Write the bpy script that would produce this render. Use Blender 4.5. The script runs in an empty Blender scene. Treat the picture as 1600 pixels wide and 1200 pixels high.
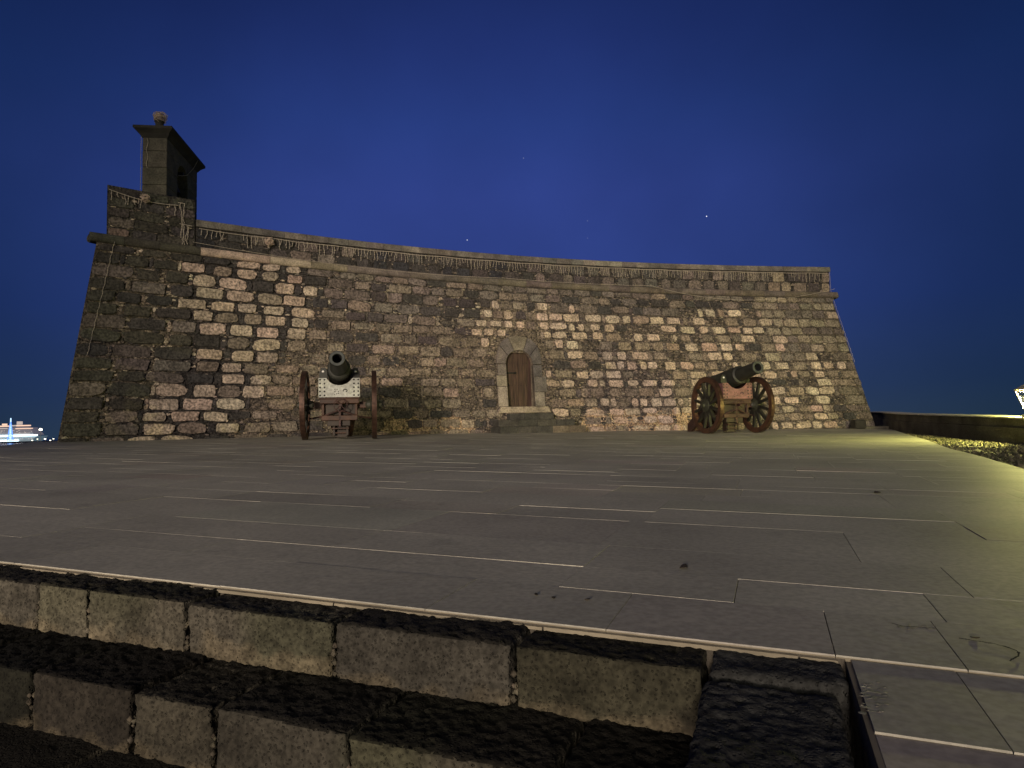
import bpy, math, random
import numpy as np
from mathutils import Vector, Matrix, noise
random.seed(7)
R_ = random.random
def U_(a, b): return a + (b - a) * random.random()

# ------------------------------------------------------------------ camera
scene = bpy.context.scene
COL = scene.collection
CAM_ROT = Matrix(((0.999758087810584, 0.021994677931832844, 0.0),
                  (0.0014284848455603928, -0.0649311293436542, -0.9978887251959527),
                  (-0.021948241122492232, 0.9976473237496469, -0.06494684077610202)))
CAM_H = 0.5802
cd = bpy.data.cameras.new('camera'); cam = bpy.data.objects.new('camera', cd); COL.objects.link(cam)
M4 = CAM_ROT.to_4x4(); M4.translation = Vector((0, 0, CAM_H)); cam.matrix_world = M4
cd.sensor_width = 36; cd.lens = 1050 / 1600 * 36; cd.clip_start = 0.05; cd.clip_end = 20000
scene.camera = cam

# ------------------------------------------------------------------ world
w = bpy.data.worlds.new('World'); scene.world = w; w.use_nodes = True
nt = w.node_tree; nt.nodes.clear()
def N(nt, t, **k):
    n = nt.nodes.new(t)
    for a, b in k.items(): setattr(n, a, b)
    return n
tc = N(nt, 'ShaderNodeTexCoord'); sep = N(nt, 'ShaderNodeSeparateXYZ'); nt.links.new(tc.outputs['Generated'], sep.inputs[0])
rmp = N(nt, 'ShaderNodeValToRGB'); nt.links.new(sep.outputs['Z'], rmp.inputs[0])
els = rmp.color_ramp.elements
stops = [(0.0, (0.045, 0.066, 0.135)), (0.05, (0.033, 0.055, 0.155)), (0.16, (0.026, 0.048, 0.200)), (0.33, (0.0245, 0.045, 0.205)), (0.42, (0.0180, 0.0385, 0.178)),
         (0.51, (0.0132, 0.0275, 0.136)), (0.66, (0.0060, 0.013, 0.066)), (1.0, (0.003, 0.007, 0.035))]
els[0].position, els[0].color = stops[0][0], (*stops[0][1], 1)
els[1].position, els[1].color = stops[-1][0], (*stops[-1][1], 1)
for p, c in stops[1:-1]:
    e = els.new(p); e.color = (*c, 1)
def cam_ray(u, v):
    return (CAM_ROT @ Vector(((u - 800) / 1050, (600 - v) / 1050, -1))).normalized()
cam_dir0 = cam_ray(760, 330)
# brightest over the fort, darker and colder to both sides and overhead
nrmv = N(nt, 'ShaderNodeVectorMath', operation='NORMALIZE'); nt.links.new(tc.outputs['Generated'], nrmv.inputs[0])
dts = N(nt, 'ShaderNodeVectorMath', operation='DISTANCE'); nt.links.new(nrmv.outputs[0], dts.inputs[0]); dts.inputs[1].default_value = cam_dir0
mrg = N(nt, 'ShaderNodeMapRange', interpolation_type='SMOOTHSTEP'); nt.links.new(dts.outputs['Value'], mrg.inputs[0])
mrg.inputs[1].default_value = 0.05; mrg.inputs[2].default_value = 0.85; mrg.inputs[3].default_value = 0.0; mrg.inputs[4].default_value = 1.0
tmix = N(nt, 'ShaderNodeMix', data_type='RGBA'); nt.links.new(mrg.outputs[0], tmix.inputs['Factor']); tmix.inputs['A'].default_value = (1, 1, 1, 1); tmix.inputs['B'].default_value = (.22, .37, .34, 1)
tmul = N(nt, 'ShaderNodeVectorMath', operation='MULTIPLY'); nt.links.new(rmp.outputs[0], tmul.inputs[0]); nt.links.new(tmix.outputs['Result'], tmul.inputs[1])
nz = N(nt, 'ShaderNodeTexNoise'); nt.links.new(tc.outputs['Generated'], nz.inputs['Vector']); nz.inputs['Scale'].default_value = 3; nz.inputs['Detail'].default_value = 4
mr2 = N(nt, 'ShaderNodeMapRange'); nt.links.new(nz.outputs[0], mr2.inputs[0]); mr2.inputs[1].default_value = .3; mr2.inputs[2].default_value = .7
mr2.inputs[3].default_value = .88; mr2.inputs[4].default_value = 1.12
sc = N(nt, 'ShaderNodeVectorMath', operation='SCALE'); nt.links.new(tmul.outputs[0], sc.inputs[0]); nt.links.new(mr2.outputs[0], sc.inputs['Scale'])
last = sc.outputs[0]
STARS = [((730, 375), .45), ((1104, 338), .8), ((818, 247), .10), ((918, 345), .07), ((918, 372), .05)]
for (u, v), b in STARS:
    d = cam_ray(u, v)
    dp = N(nt, 'ShaderNodeVectorMath', operation='DISTANCE'); nt.links.new(tc.outputs['Generated'], dp.inputs[0]); dp.inputs[1].default_value = d
    lt = N(nt, 'ShaderNodeMath', operation='LESS_THAN'); nt.links.new(dp.outputs['Value'], lt.inputs[0]); lt.inputs[1].default_value = 0.0008
    m = N(nt, 'ShaderNodeMath', operation='MULTIPLY'); nt.links.new(lt.outputs[0], m.inputs[0]); m.inputs[1].default_value = b
    a = N(nt, 'ShaderNodeVectorMath', operation='ADD'); nt.links.new(last, a.inputs[0]); nt.links.new(m.outputs[0], a.inputs[1]); last = a.outputs[0]
bg = N(nt, 'ShaderNodeBackground'); nt.links.new(last, bg.inputs[0]); bg.inputs[1].default_value = 1.18
ow = N(nt, 'ShaderNodeOutputWorld'); nt.links.new(bg.outputs[0], ow.inputs[0])

# ------------------------------------------------------------------ lights
def lamp(kind, name, loc, aim, energy, color, **k):
    l = bpy.data.lights.new(name, kind); l.energy = energy; l.color = color
    for a, b in k.items(): setattr(l, a, b)
    o = bpy.data.objects.new(name, l); COL.objects.link(o); o.location = loc
    if aim is not None:
        d = Vector(aim) - Vector(loc); o.rotation_euler = d.to_track_quat('-Z', 'Y').to_euler()
    return o
# low warm glow of the town's street lighting coming from behind the camera
lamp('SUN', 'town_glow', (-5, -16, 11.8), (0, 20, 1.0), 0.72, (1.0, .885, .68), angle=math.radians(16))
# a floodlight on the promenade behind the camera, aimed at the curtain wall
lamp('SPOT', 'floodlight', (-18.0, -50, 6.4), (-18.0 + 72 * math.tan(math.radians(15.7)), 22, 2.8), 132000, (1.0, .81, .65), spot_size=math.radians(14.9), spot_blend=.10, shadow_soft_size=3.4)

scene.view_settings.view_transform = 'Standard'; scene.view_settings.look = 'None'
scene.view_settings.exposure = 0; scene.view_settings.gamma = 1

# ------------------------------------------------------------------ materials
MATS = {}
def mat(name, base=(.3, .3, .3), rough=.8, metal=0., attr=False, mott=0., mscale=3., fine=0., fscale=40., bump=0., bscale=30., bdist=.01,
        pits=0., pscale=60., emit=None, estr=0., spec=.5, stain=None, alpha=None):
    m = bpy.data.materials.new(name); m.use_nodes = True; t = m.node_tree
    b = t.nodes['Principled BSDF']; L = t.links.new
    b.inputs['Roughness'].default_value = rough; b.inputs['Metallic'].default_value = metal; b.inputs['Specular IOR Level'].default_value = spec
    geo = N(t, 'ShaderNodeTexCoord').outputs['Object']
    if attr:
        a = N(t, 'ShaderNodeAttribute'); a.attribute_name = 'tint'; col = a.outputs['Color']
    else:
        r = N(t, 'ShaderNodeRGB'); r.outputs[0].default_value = (*base, 1); col = r.outputs[0]
    def modulate(col, scale, amt, detail=5, lo=.3, hi=.7):
        n = N(t, 'ShaderNodeTexNoise'); L(geo, n.inputs['Vector']); n.inputs['Scale'].default_value = scale; n.inputs['Detail'].default_value = detail
        mr = N(t, 'ShaderNodeMapRange'); L(n.outputs[0], mr.inputs[0]); mr.inputs[1].default_value = lo; mr.inputs[2].default_value = hi
        mr.inputs[3].default_value = 1 - amt; mr.inputs[4].default_value = 1 + amt
        s = N(t, 'ShaderNodeVectorMath', operation='SCALE'); L(col, s.inputs[0]); L(mr.outputs[0], s.inputs['Scale']); return s.outputs[0]
    if mott: col = modulate(col, mscale, mott)
    if fine: col = modulate(col, fscale, fine, 3, .35, .65)
    if stain:
        n = N(t, 'ShaderNodeTexNoise'); L(geo, n.inputs['Vector']); n.inputs['Scale'].default_value = stain[1]; n.inputs['Detail'].default_value = 6
        n.inputs['Roughness'].default_value = .65
        mr = N(t, 'ShaderNodeMapRange'); L(n.outputs[0], mr.inputs[0]); mr.inputs[1].default_value = stain[2]; mr.inputs[2].default_value = stain[3]
        mx = N(t, 'ShaderNodeMix', data_type='RGBA'); L(mr.outputs[0], mx.inputs['Factor']); L(col, mx.inputs['A']); mx.inputs['B'].default_value = (*stain[0], 1)
        col = mx.outputs['Result']
    L(col, b.inputs['Base Color'])
    nrm = None
    if bump:
        n = N(t, 'ShaderNodeTexNoise'); L(geo, n.inputs['Vector']); n.inputs['Scale'].default_value = bscale; n.inputs['Detail'].default_value = 6
        bp = N(t, 'ShaderNodeBump'); bp.inputs['Strength'].default_value = bump; bp.inputs['Distance'].default_value = bdist
        L(n.outputs[0], bp.inputs['Height']); nrm = bp.outputs[0]
    if pits:
        v = N(t, 'ShaderNodeTexVoronoi'); L(geo, v.inputs['Vector']); v.inputs['Scale'].default_value = pscale
        mr = N(t, 'ShaderNodeMapRange'); L(v.outputs['Distance'], mr.inputs[0]); mr.inputs[1].default_value = .1; mr.inputs[2].default_value = .35
        bp = N(t, 'ShaderNodeBump'); bp.inputs['Strength'].default_value = pits; bp.inputs['Distance'].default_value = .006
        L(mr.outputs[0], bp.inputs['Height'])
        if nrm: L(nrm, bp.inputs['Normal'])
        nrm = bp.outputs[0]
    if nrm: L(nrm, b.inputs['Normal'])
    if emit:
        b.inputs['Emission Color'].default_value = (*emit, 1); b.inputs['Emission Strength'].default_value = estr
    if alpha is not None: b.inputs['Alpha'].default_value = alpha
    MATS[name] = m; return m
mat('wall_stone', attr=True, rough=.92, mott=.30, mscale=4, fine=.55, fscale=19, bump=.8, bscale=24, bdist=.03)
mat('rubble', attr=True, rough=.95, mott=.3, mscale=6, fine=.55, fscale=24, bump=.9, bscale=30, bdist=.03)
mat('mortar', attr=True, rough=.95, mott=.45, mscale=7, fine=.8, fscale=20, bump=1, bscale=22, bdist=.05)
mat('ashlar', attr=True, rough=.88, mott=.38, mscale=3.5, fine=.30, fscale=26, bump=.6, bscale=40, bdist=.01)
mat('slab', attr=True, rough=.68, mott=.20, mscale=1.1, fine=.14, fscale=45, bump=.35, bscale=9, bdist=.008, spec=.55, stain=((.08, .08, .065), 2.2, .60, .85))
mat('joint', base=(.14, .125, .10), rough=.9, mott=.4, mscale=2)
mat('basalt', attr=True, rough=.95, mott=.35, mscale=7, fine=.35, fscale=60, bump=.6, bscale=70, bdist=.008, pits=.9, pscale=95, spec=.2)
mat('lip', base=(.21, .185, .135), rough=.85, mott=.3, mscale=6, bump=.4)
mat('earth', base=(.07, .062, .05), rough=.95, mott=.4, mscale=2, bump=1, bscale=12, bdist=.06)
mat('gravel', attr=True, rough=.95, mott=.3, mscale=5, bump=.8, bscale=20, bdist=.03)
mat('kerb_stone', base=(.125, .118, .095), rough=.9, mott=.5, mscale=1.6, fine=.3, bump=.7, bscale=18, bdist=.03)
mat('whitewash', base=(.72, .68, .58), rough=.8, mott=.15, mscale=3, bump=.3)
mat('gunmetal', base=(.024, .026, .020), rough=.6, metal=.1, mott=.4, mscale=5, bump=.25, bscale=60, bdist=.004, stain=((.05, .035, .02), 5, .62, .8))
mat('gunface', base=(.055, .062, .058), rough=.65, metal=.1, mott=.3, mscale=8)
mat('bore', base=(.005, .005, .005), rough=.9)
mat('brown_wood', base=(.062, .028, .014), rough=.6, mott=.5, mscale=5, bump=.3, bscale=40, bdist=.004)
mat('green_wood', base=(.030, .020, .012), rough=.6, mott=.4, mscale=5, bump=.3, bscale=40, bdist=.004)
mat('spoke_wood', base=(.018, .017, .012), rough=.6, mott=.5, mscale=6)
mat('rust_red', base=(.048, .022, .017), rough=.65, mott=.5, mscale=5, bump=.3, bscale=40, bdist=.004)
mat('tyre_iron', base=(.075, .042, .030), rough=.42, metal=.6, mott=.5, mscale=9, bump=.2, bscale=50, bdist=.003)
mat('white_plate', base=(.40, .42, .37), rough=.6, fine=.25, fscale=16, mott=.2, bump=.2, stain=((.18, .17, .12), 9, .60, .75))
mat('pink_plate', base=(.185, .085, .088), rough=.6, fine=.2, fscale=16, mott=.35, mscale=5, bump=.2, stain=((.09, .05, .04), 7, .55, .75))
mat('rivet', base=(.02, .02, .02), rough=.6)
mat('white_bolt', base=(.8, .78, .72), rough=.4)
mat('hub_green', base=(.036, .038, .024), rough=.6, mott=.4, mscale=8)
mat('wire', base=(.52, .46, .37), rough=.7)
mat('bulb_bundle', base=(.62, .50, .40), rough=.7)
mat('hinge_iron', base=(.012, .012, .012), rough=.6, metal=.3)
mat('roof_dark', base=(.035, .033, .028), rough=.9, mott=.4, mscale=4, bump=.5)
mat('water', base=(.004, .010, .03), rough=.15, bump=.5, bscale=.6, bdist=.3)
mat('bell_bronze', base=(.07, .065, .035), rough=.5, metal=.6)
mat('leaf', base=(.03, .022, .012), rough=.8)
mat('lamp_metal', base=(.55, .5, .35), rough=.5)
mat('ship_hull', base=(.45, .5, .55), rough=.6, emit=(.32, .5, .62), estr=.22)
mat('ship_dark', base=(.2, .2, .22), rough=.6, emit=(.35, .33, .4), estr=.28)
mat('deck_white', emit=(.75, .95, 1.0), estr=2.6)
mat('deck_orange', emit=(1.0, .66, .48), estr=1.0)
mat('cabin_glow', emit=(.95, .8, .72), estr=.5)
mat('blue_glow', emit=(.10, .30, 1.0), estr=1.3)
mat('blue_core', emit=(.5, .75, 1.0), estr=1.6)
mat('flood_glow', emit=(1.0, .95, .72), estr=4.0)
mat('quay_dark', base=(.02, .03, .05), rough=.9)
mat('lantern_glow', emit=(1.0, .93, .55), estr=40)
mat('lantern_glass', base=(.0, .0, .0), rough=.1, alpha=.10)
# door wood: planks with grain
m = mat('door_wood', base=(.115, .062, .040), rough=.6)
t = m.node_tree; L = t.links.new; b = t.nodes['Principled BSDF']
co = N(t, 'ShaderNodeTexCoord').outputs['Object']; mp = N(t, 'ShaderNodeMapping'); L(co, mp.inputs[0]); mp.inputs['Scale'].default_value = (9, 9, .9)
n1 = N(t, 'ShaderNodeTexNoise'); L(mp.outputs[0], n1.inputs['Vector']); n1.inputs['Scale'].default_value = 2.2; n1.inputs['Detail'].default_value = 7
cr = N(t, 'ShaderNodeValToRGB'); L(n1.outputs[0], cr.inputs[0]); cr.color_ramp.elements[0].position = .3; cr.color_ramp.elements[0].color = (.028, .015, .012, 1)
cr.color_ramp.elements[1].position = .72; cr.color_ramp.elements[1].color = (.100, .056, .040, 1); L(cr.outputs[0], b.inputs['Base Color'])
bp = N(t, 'ShaderNodeBump'); L(n1.outputs[0], bp.inputs['Height']); bp.inputs['Distance'].default_value = .01; L(bp.outputs[0], b.inputs['Normal'])

# ------------------------------------------------------------------ mesh helpers
def jit(c, a=.12):
    k = 1 + U_(-a, a); return tuple(max(0, x * k * (1 + U_(-.04, .04))) for x in c)
class MB:
    def __init__(s): s.v = []; s.f = []; s.m = []; s.c = []; s.mats = []
    def mi(s, m):
        if m not in s.mats: s.mats.append(m)
        return s.mats.index(m)
    def add(s, verts, faces, m, c=(.3, .3, .3)):
        o = len(s.v); s.v += [tuple(p) for p in verts]; i = s.mi(m)
        for f in faces: s.f.append(tuple(o + k for k in f)); s.m.append(i); s.c.append(c)
    def box(s, x0, x1, y0, y1, z0, z1, m, c=(.3, .3, .3), X=None, bev=0.):
        if bev > 0:
            P = []; Fs = []
            pts = []
            for (a, ea) in ((x0, 1), (x1, -1)):
                for (b_, eb) in ((y0, 1), (y1, -1)):
                    for (d, ed) in ((z0, 1), (z1, -1)):
                        pts.append([(a, b_ + eb * bev, d + ed * bev), (a + ea * bev, b_, d + ed * bev), (a + ea * bev, b_ + eb * bev, d)])
            P = [q for t3 in pts for q in t3]
            def id_(i, j, k, ax): return ((i * 2 + j) * 2 + k) * 3 + ax
            Fs = [tuple(id_(i, j, k, 0) for j, k in ((0, 0), (0, 1), (1, 1), (1, 0))) for i in (0, 1)]
            Fs += [tuple(id_(i, j, k, 1) for i, k in ((0, 0), (1, 0), (1, 1), (0, 1))) for j in (0, 1)]
            Fs += [tuple(id_(i, j, k, 2) for i, j in ((0, 0), (0, 1), (1, 1), (1, 0))) for k in (0, 1)]
            for i in (0, 1):
                for j in (0, 1): Fs.append((id_(i, j, 0, 0), id_(i, j, 1, 0), id_(i, j, 1, 1), id_(i, j, 0, 1)))
                for k in (0, 1): Fs.append((id_(i, 0, k, 0), id_(i, 1, k, 0), id_(i, 1, k, 2), id_(i, 0, k, 2)))
            for j in (0, 1):
                for k in (0, 1): Fs.append((id_(0, j, k, 1), id_(1, j, k, 1), id_(1, j, k, 2), id_(0, j, k, 2)))
            for i in (0, 1):
                for j in (0, 1):
                    for k in (0, 1): Fs.append((id_(i, j, k, 0), id_(i, j, k, 1), id_(i, j, k, 2)))
        else:
            P = [(x, y, z) for x in (x0, x1) for y in (y0, y1) for z in (z0, z1)]
            Fs = [(0, 1, 3, 2), (4, 6, 7, 5), (0, 4, 5, 1), (2, 3, 7, 6), (0, 2, 6, 4), (1, 5, 7, 3)]
        if X is not None: P = [tuple(X @ Vector(p)) for p in P]
        s.add(P, Fs, m, c)
    def tube(s, pts, r, m, c=(.3, .3, .3), n=6, cap=True):
        pts = [Vector(p) for p in pts]; rs = r if isinstance(r, (list, tuple)) else [r] * len(pts)
        V = []; F = []
        up = None
        for i, p in enumerate(pts):
            d = (pts[min(i + 1, len(pts) - 1)] - pts[max(i - 1, 0)])
            d = d.normalized() if d.length > 1e-9 else Vector((0, 0, 1))
            a = Vector((0, 0, 1)) if abs(d.z) < .9 else Vector((0, 1, 0))
            x = d.cross(a).normalized(); y = d.cross(x)
            for k in range(n):
                t_ = 2 * math.pi * k / n; V.append(p + (x * math.cos(t_) + y * math.sin(t_)) * rs[i])
        for i in range(len(pts) - 1):
            for k in range(n): F.append((i * n + k, i * n + (k + 1) % n, (i + 1) * n + (k + 1) % n, (i + 1) * n + k))
        if cap: F.append(tuple(range(n))); F.append(tuple(range((len(pts) - 1) * n, len(pts) * n)))
        s.add(V, F, m, c)
    def lathe(s, prof, n, m, X=None, c=(.3, .3, .3), closed=False):
        """profile of (r, h) turned about local Y (h along Y)"""
        V = []; F = []
        for r, h in prof:
            for k in range(n):
                t_ = 2 * math.pi * k / n; V.append(Vector((r * math.cos(t_), h, r * math.sin(t_))))
        P = len(prof)
        for i in range(P if closed else P - 1):
            j = (i + 1) % P
            for k in range(n): F.append((i * n + k, i * n + (k + 1) % n, j * n + (k + 1) % n, j * n + k))
        if X is not None: V = [X @ p for p in V]
        s.add(V, F, m, c)
    def prism(s, poly, a, b, axis, m, X=None, c=(.3, .3, .3)):
        """poly = 2D outline; extruded from a to b on axis 'x','y','z'"""
        n = len(poly)
        def P(p, h):
            return {'x': (h, p[0], p[1]), 'y': (p[0], h, p[1]), 'z': (p[0], p[1], h)}[axis]
        V = [P(p, a) for p in poly] + [P(p, b) for p in poly]
        if X is not None: V = [tuple(X @ Vector(p)) for p in V]
        F = [tuple(range(n)), tuple(range(n, 2 * n))] + [(i, (i + 1) % n, n + (i + 1) % n, n + i) for i in range(n)]
        s.add(V, F, m, c)
    def blob(s, p, r, m, c=(.3, .3, .3)):
        x, y, z = p
        s.add([(x + r, y, z), (x - r, y, z), (x, y + r, z), (x, y - r, z), (x, y, z + r), (x, y, z - r)],
              [(0, 2, 4), (2, 1, 4), (1, 3, 4), (3, 0, 4), (2, 0, 5), (1, 2, 5), (3, 1, 5), (0, 3, 5)], m, c)
    def build(s, name, parent=None, smooth=False, shift=None):
        me = bpy.data.meshes.new(name)
        V = s.v if shift is None else [(a - shift[0], b - shift[1], d - shift[2]) for a, b, d in s.v]
        me.from_pydata(V, [], s.f)
        for m_ in s.mats: me.materials.append(MATS[m_])
        me.polygons.foreach_set('material_index', s.m)
        at = me.attributes.new('tint', 'FLOAT_COLOR', 'FACE')
        at.data.foreach_set('color', np.array([(c[0], c[1], c[2], 1.) for c in s.c], dtype=np.float32).ravel())
        if smooth: me.polygons.foreach_set('use_smooth', [True] * len(me.polygons))
        me.update()
        import bmesh
        bm = bmesh.new(); bm.from_mesh(me); bmesh.ops.recalc_face_normals(bm, faces=bm.faces); bm.to_mesh(me); bm.free()
        o = bpy.data.objects.new(name, me); COL.objects.link(o)
        if parent: o.parent = parent
        return o
def tag(o, label=None, cat=None, group=None, kind=None):
    if label: o['label'] = label
    if cat: o['category'] = cat
    if group: o['group'] = group
    if kind: o['kind'] = kind
    return o
def empty(name, loc=(0, 0, 0), rz=0):
    o = bpy.data.objects.new(name, None); COL.objects.link(o); o.location = loc; o.rotation_euler = (0, 0, rz); o.empty_display_size = .3
    return o

# ------------------------------------------------------------------ site geometry (metres)
NX, NY, NZ = 0.01757782, -0.02006187, 0.99964421          # the terrace drains gently: its plane's normal
def gz(x, y): return -(NX * x + NY * y) / NZ
CUB = (3.65128080e-04, -1.61710322e-02, 4.21168651e-01, 2.18847020e+01)   # plan curve of the curtain wall
def cy(x): return ((CUB[0] * x + CUB[1]) * x + CUB[2]) * x + CUB[3]
def cn(x):
    sl = (3 * CUB[0] * x + 2 * CUB[1]) * x + CUB[2]; n = Vector((sl, -1, 0)); return n.normalized()
ZC = 5.25                                                  # underside of the string course
def wp(wf, z, out=0.):
    """point on the battered wall face: wf along the wall 0..1, height z, 'out' metres in front"""
    xc = -9.86 + wf * (12.22 + 9.86); xb = -10.45 + wf * (13.36 + 10.45)
    Pc = Vector((xc, cy(xc), 0)); nb = cn(xb); Pb = Vector((xb, cy(xb), 0)) + nb * .5
    t_ = (ZC - z) / 4.9
    P = Pc.lerp(Pb, t_) if 0 <= t_ <= 1 else Pc + (Pb - Pc) * t_
    n = cn(xc); P = P + n * out; P.z = z
    return P
WL = 25.3
def pp(x, z, out=0.):
    """point on the vertical parapet face"""
    n = cn(x); P = Vector((x, cy(x), 0)) + n * (out - .06); P.z = z; return P
def ptop(x): return 6.19 + (x + 8.15) / 20.35 * .24         # parapet top

# ------------------------------------------------------------------ setting
mb = MB(); mb.add([(-9000, -3000, -3.45), (9000, -3000, -3.45), (9000, 9500, -3.45), (-9000, 9500, -3.45)], [(0, 1, 2, 3)], 'water')
tag(mb.build('sea'), kind='structure')

# ground / rock island under everything
def ground_outline():
    return [(-10.9, 15.2), (-10.3, 13.2), (-9.2, 9.5), (-8.2, 6.0), (-8.0, -30), (34, -30), (34, 52), (-11.6, 40)]
mb = MB()
go = ground_outline()
top = [(x, y, gz(x, y) - .16 - (1.6 if y < 1.2 else 0) * 0) for x, y in go]
V = []; F = []
nxg, nyg = 60, 80
for j in range(nyg + 1):
    for i in range(nxg + 1):
        y = 1.2 + (52 - 1.2) * j / nyg
        xl = -8.0 + (-11.9 + 8.0) * min(1, max(0, (y - 5) / 10.)); x = xl + (34 - xl) * i / nxg
        z = gz(x, y) - .10 + .035 * noise.noise(Vector((x * .8, y * .8, 0))) + (-3.6 if (i == 0) else 0)
        V.append((x, y, z))
for j in range(nyg):
    for i in range(nxg): a = j * (nxg + 1) + i; F.append((a, a + 1, a + nxg + 2, a + nxg + 1))
# keep the ground out of the stair well: cells there are lowered
V = [(x, y, z - (1.3 if (y < 3.6 and x < .9) else 0)) for x, y, z in V]
mb.add(V, F, 'earth')
mb.add([(-9, -30, -1.05), (34, -30, -1.05), (34, 1.3, -1.05), (-9, 1.3, -1.05)], [(0, 1, 2, 3)], 'earth')
tag(mb.build('ground'), kind='structure')

# ------------------------------------------------------------------ terrace of basalt slabs
A0 = Vector((.78, 1.644)); E1 = Vector((.934, -.357)).normalized(); Q1 = Vector((-.357, -.934)).normalized()
def loc2(e, q): p = A0 + E1 * e + Q1 * q; return p
EDGE_R = [(13.6, 24.4), (12.62, 22.29), (10.5, 18.0), (8.62, 14.02), (7.05, 10.98), (6.21, 9.02), (5.18, 6.87), (4.5, 5.2), (4.2, 3.2), (4.1, -3)]
EDGE_L = [(-11.4, 18.0), (-10.95, 15.4), (-10.06, 13.2), (-8.9, 9.6), (-8.0, 6.0), (-7.9, 3)]
def edge_x(E, y):
    pts = sorted(E, key=lambda p: p[1])
    if y <= pts[0][1]: return pts[0][0]
    for (xa, ya), (xb, yb) in zip(pts, pts[1:]):
        if ya <= y <= yb: return xa + (xb - xa) * (y - ya) / (yb - ya)
    return pts[-1][0]
def clip_poly(poly, a, b, c):
    """keep a*x+b*y<=c"""
    out = []
    for i in range(len(poly)):
        p, q = poly[i], poly[(i + 1) % len(poly)]
        dp, dq = a * p[0] + b * p[1] - c, a * q[0] + b * q[1] - c
        if dp <= 0: out.append(p)
        if (dp < 0 < dq) or (dq < 0 < dp):
            t_ = dp / (dp - dq); out.append((p[0] + (q[0] - p[0]) * t_, p[1] + (q[1] - p[1]) * t_))
    return out
slabs = MB()
def slab(e0, e1, q0, q1, dz=0.):
    g = .0007
    e0 += g; e1 -= g; q0 += g; q1 -= g
    P = [loc2(e0, q0), loc2(e1, q0), loc2(e1, q1), loc2(e0, q1)]
    cx = sum(p.x for p in P) / 4; cyy = sum(p.y for p in P) / 4
    if cyy > cy(min(13, max(-10.5, cx))) + .5 or cyy > 26: return
    poly = [(p.x, p.y) for p in P]
    if cx > edge_x(EDGE_R, cyy) + .8 or cx < edge_x(EDGE_L, cyy) - .8: return
    if max(p[0] for p in poly) > edge_x(EDGE_R, cyy) - 1.2:
        E = EDGE_R
        ya, yb = cyy - .4, cyy + .4; xa, xb = edge_x(E, ya), edge_x(E, yb)
        n = (yb - ya, -(xb - xa)); poly = clip_poly(poly, n[0], n[1], n[0] * xa + n[1] * ya)
    if len(poly) < 3: return
    if min(p[0] for p in poly) < edge_x(EDGE_L, cyy) + 1.2:
        ya, yb = cyy - .4, cyy + .4; xa, xb = edge_x(EDGE_L, ya), edge_x(EDGE_L, yb)
        n = (-(yb - ya), (xb - xa)); poly = clip_poly(poly, n[0], n[1], n[0] * xa + n[1] * ya)
    if len(poly) < 3: return
    n = len(poly); mx = sum(p[0] for p in poly) / n; my = sum(p[1] for p in poly) / n
    h = random.gauss(0, .0005) + dz; tx = random.gauss(0, .0007); ty = random.gauss(0, .0007)
    c = jit((.365, .353, .295), .07); c = (c[0], c[0] * .967, c[0] * .808); 
    if R_() < .15: c = jit((.37, .348, .292), .07)
    def zz(x, y, d): return gz(x, y) + h + tx * (x - mx) + ty * (y - my) - d
    bev = .0011
    V = []
    for x, y in poly: V.append((x, y, zz(x, y, .05)))
    for x, y in poly: V.append((x, y, zz(x, y, .004)))
    for x, y in poly:
        d = Vector((mx - x, my - y)); d.normalize(); V.append((x + d.x * bev, y + d.y * bev, zz(x, y, 0)))
    F = [tuple(range(2 * n, 3 * n))]
    for k in range(2):
        for i in range(n): F.append((k * n + i, k * n + (i + 1) % n, (k + 1) * n + (i + 1) % n, (k + 1) * n + i))
    slabs.add(V, F, 'slab', c)
    side = slabs.mi('lip' if (abs(q1 + .0007) < .0022 or abs(q1 - .3893) < .002) else 'joint'); nf = len(F)
    for k_ in range(len(slabs.m) - nf + 1, len(slabs.m) - nf + 1 + n): slabs.m[k_] = side
def course(e0, e1, q0, q1, lmin=.75, lmax=1.7, dz=0.):
    e = e0
    while e < e1 - .01:
        l = U_(lmin, lmax)
        if e1 - (e + l) < lmin * .6: l = e1 - e
        slab(e, min(e + l, e1), q0, q1, dz); e += l
# q runs towards the camera (positive), negative = away
bands = [(-.70, 0)]
# front band laid by hand to match: widths around the stair head
slab(-.58, -.02, -.385, 0); slab(-1.13, -.58, -.385, 0); course(-6, -1.13, -.385, 0)
slab(-.83, -.27, -.70, -.385); slab(-1.55, -.83, -.70, -.385); course(-6, -1.55, -.70, -.385)
slab(-.27, .29, -.70, -.385); slab(-.02, .25, -.385, 0); slab(.25, 1.4, -.385, 0); slab(.29, 1.5, -.70, -.385); course(1.4, 5, -.385, 0); course(1.5, 5, -.70, -.385)
q = -.70
hts = [.44, .70]
e_off = 0
k = 0
while q > -32:
    h = hts[k] if k < len(hts) else None
    if h:
        course(-9 - R_(), 16, q - h, q); q -= h
    else:
        H = U_(.72, 1.0); e = -24 + R_()
        while e < 24:
            wdt = U_(1.0, 2.3); r = U_(.38, .62)
            for (a, b_) in ((q - H * r, q), (q - H, q - H * r)):
                if R_() < .5: course(e, e + wdt, a, b_, .6, 1.4)
                else: slab(e, e + wdt * .5, a, b_); slab(e + wdt * .5, e + wdt, a, b_)
            e += wdt
        q -= H
    k += 1
# paving beside the stairs, towards the camera
slab(.012, .225, 0.004, .39, -.006); slab(.225, 1.3, 0.004, .39, -.006); course(1.3, 5, .004, .39, dz=-.006)
slab(.012, .60, .39, .80, -.010); slab(.60, 1.6, .39, .80, -.010); course(1.6, 5, .39, .80, dz=-.010)
qq = .80
while qq < 3.6: course(.012, 5, qq, qq + .42, dz=-.012); qq += .42
slab_v = slabs
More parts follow.
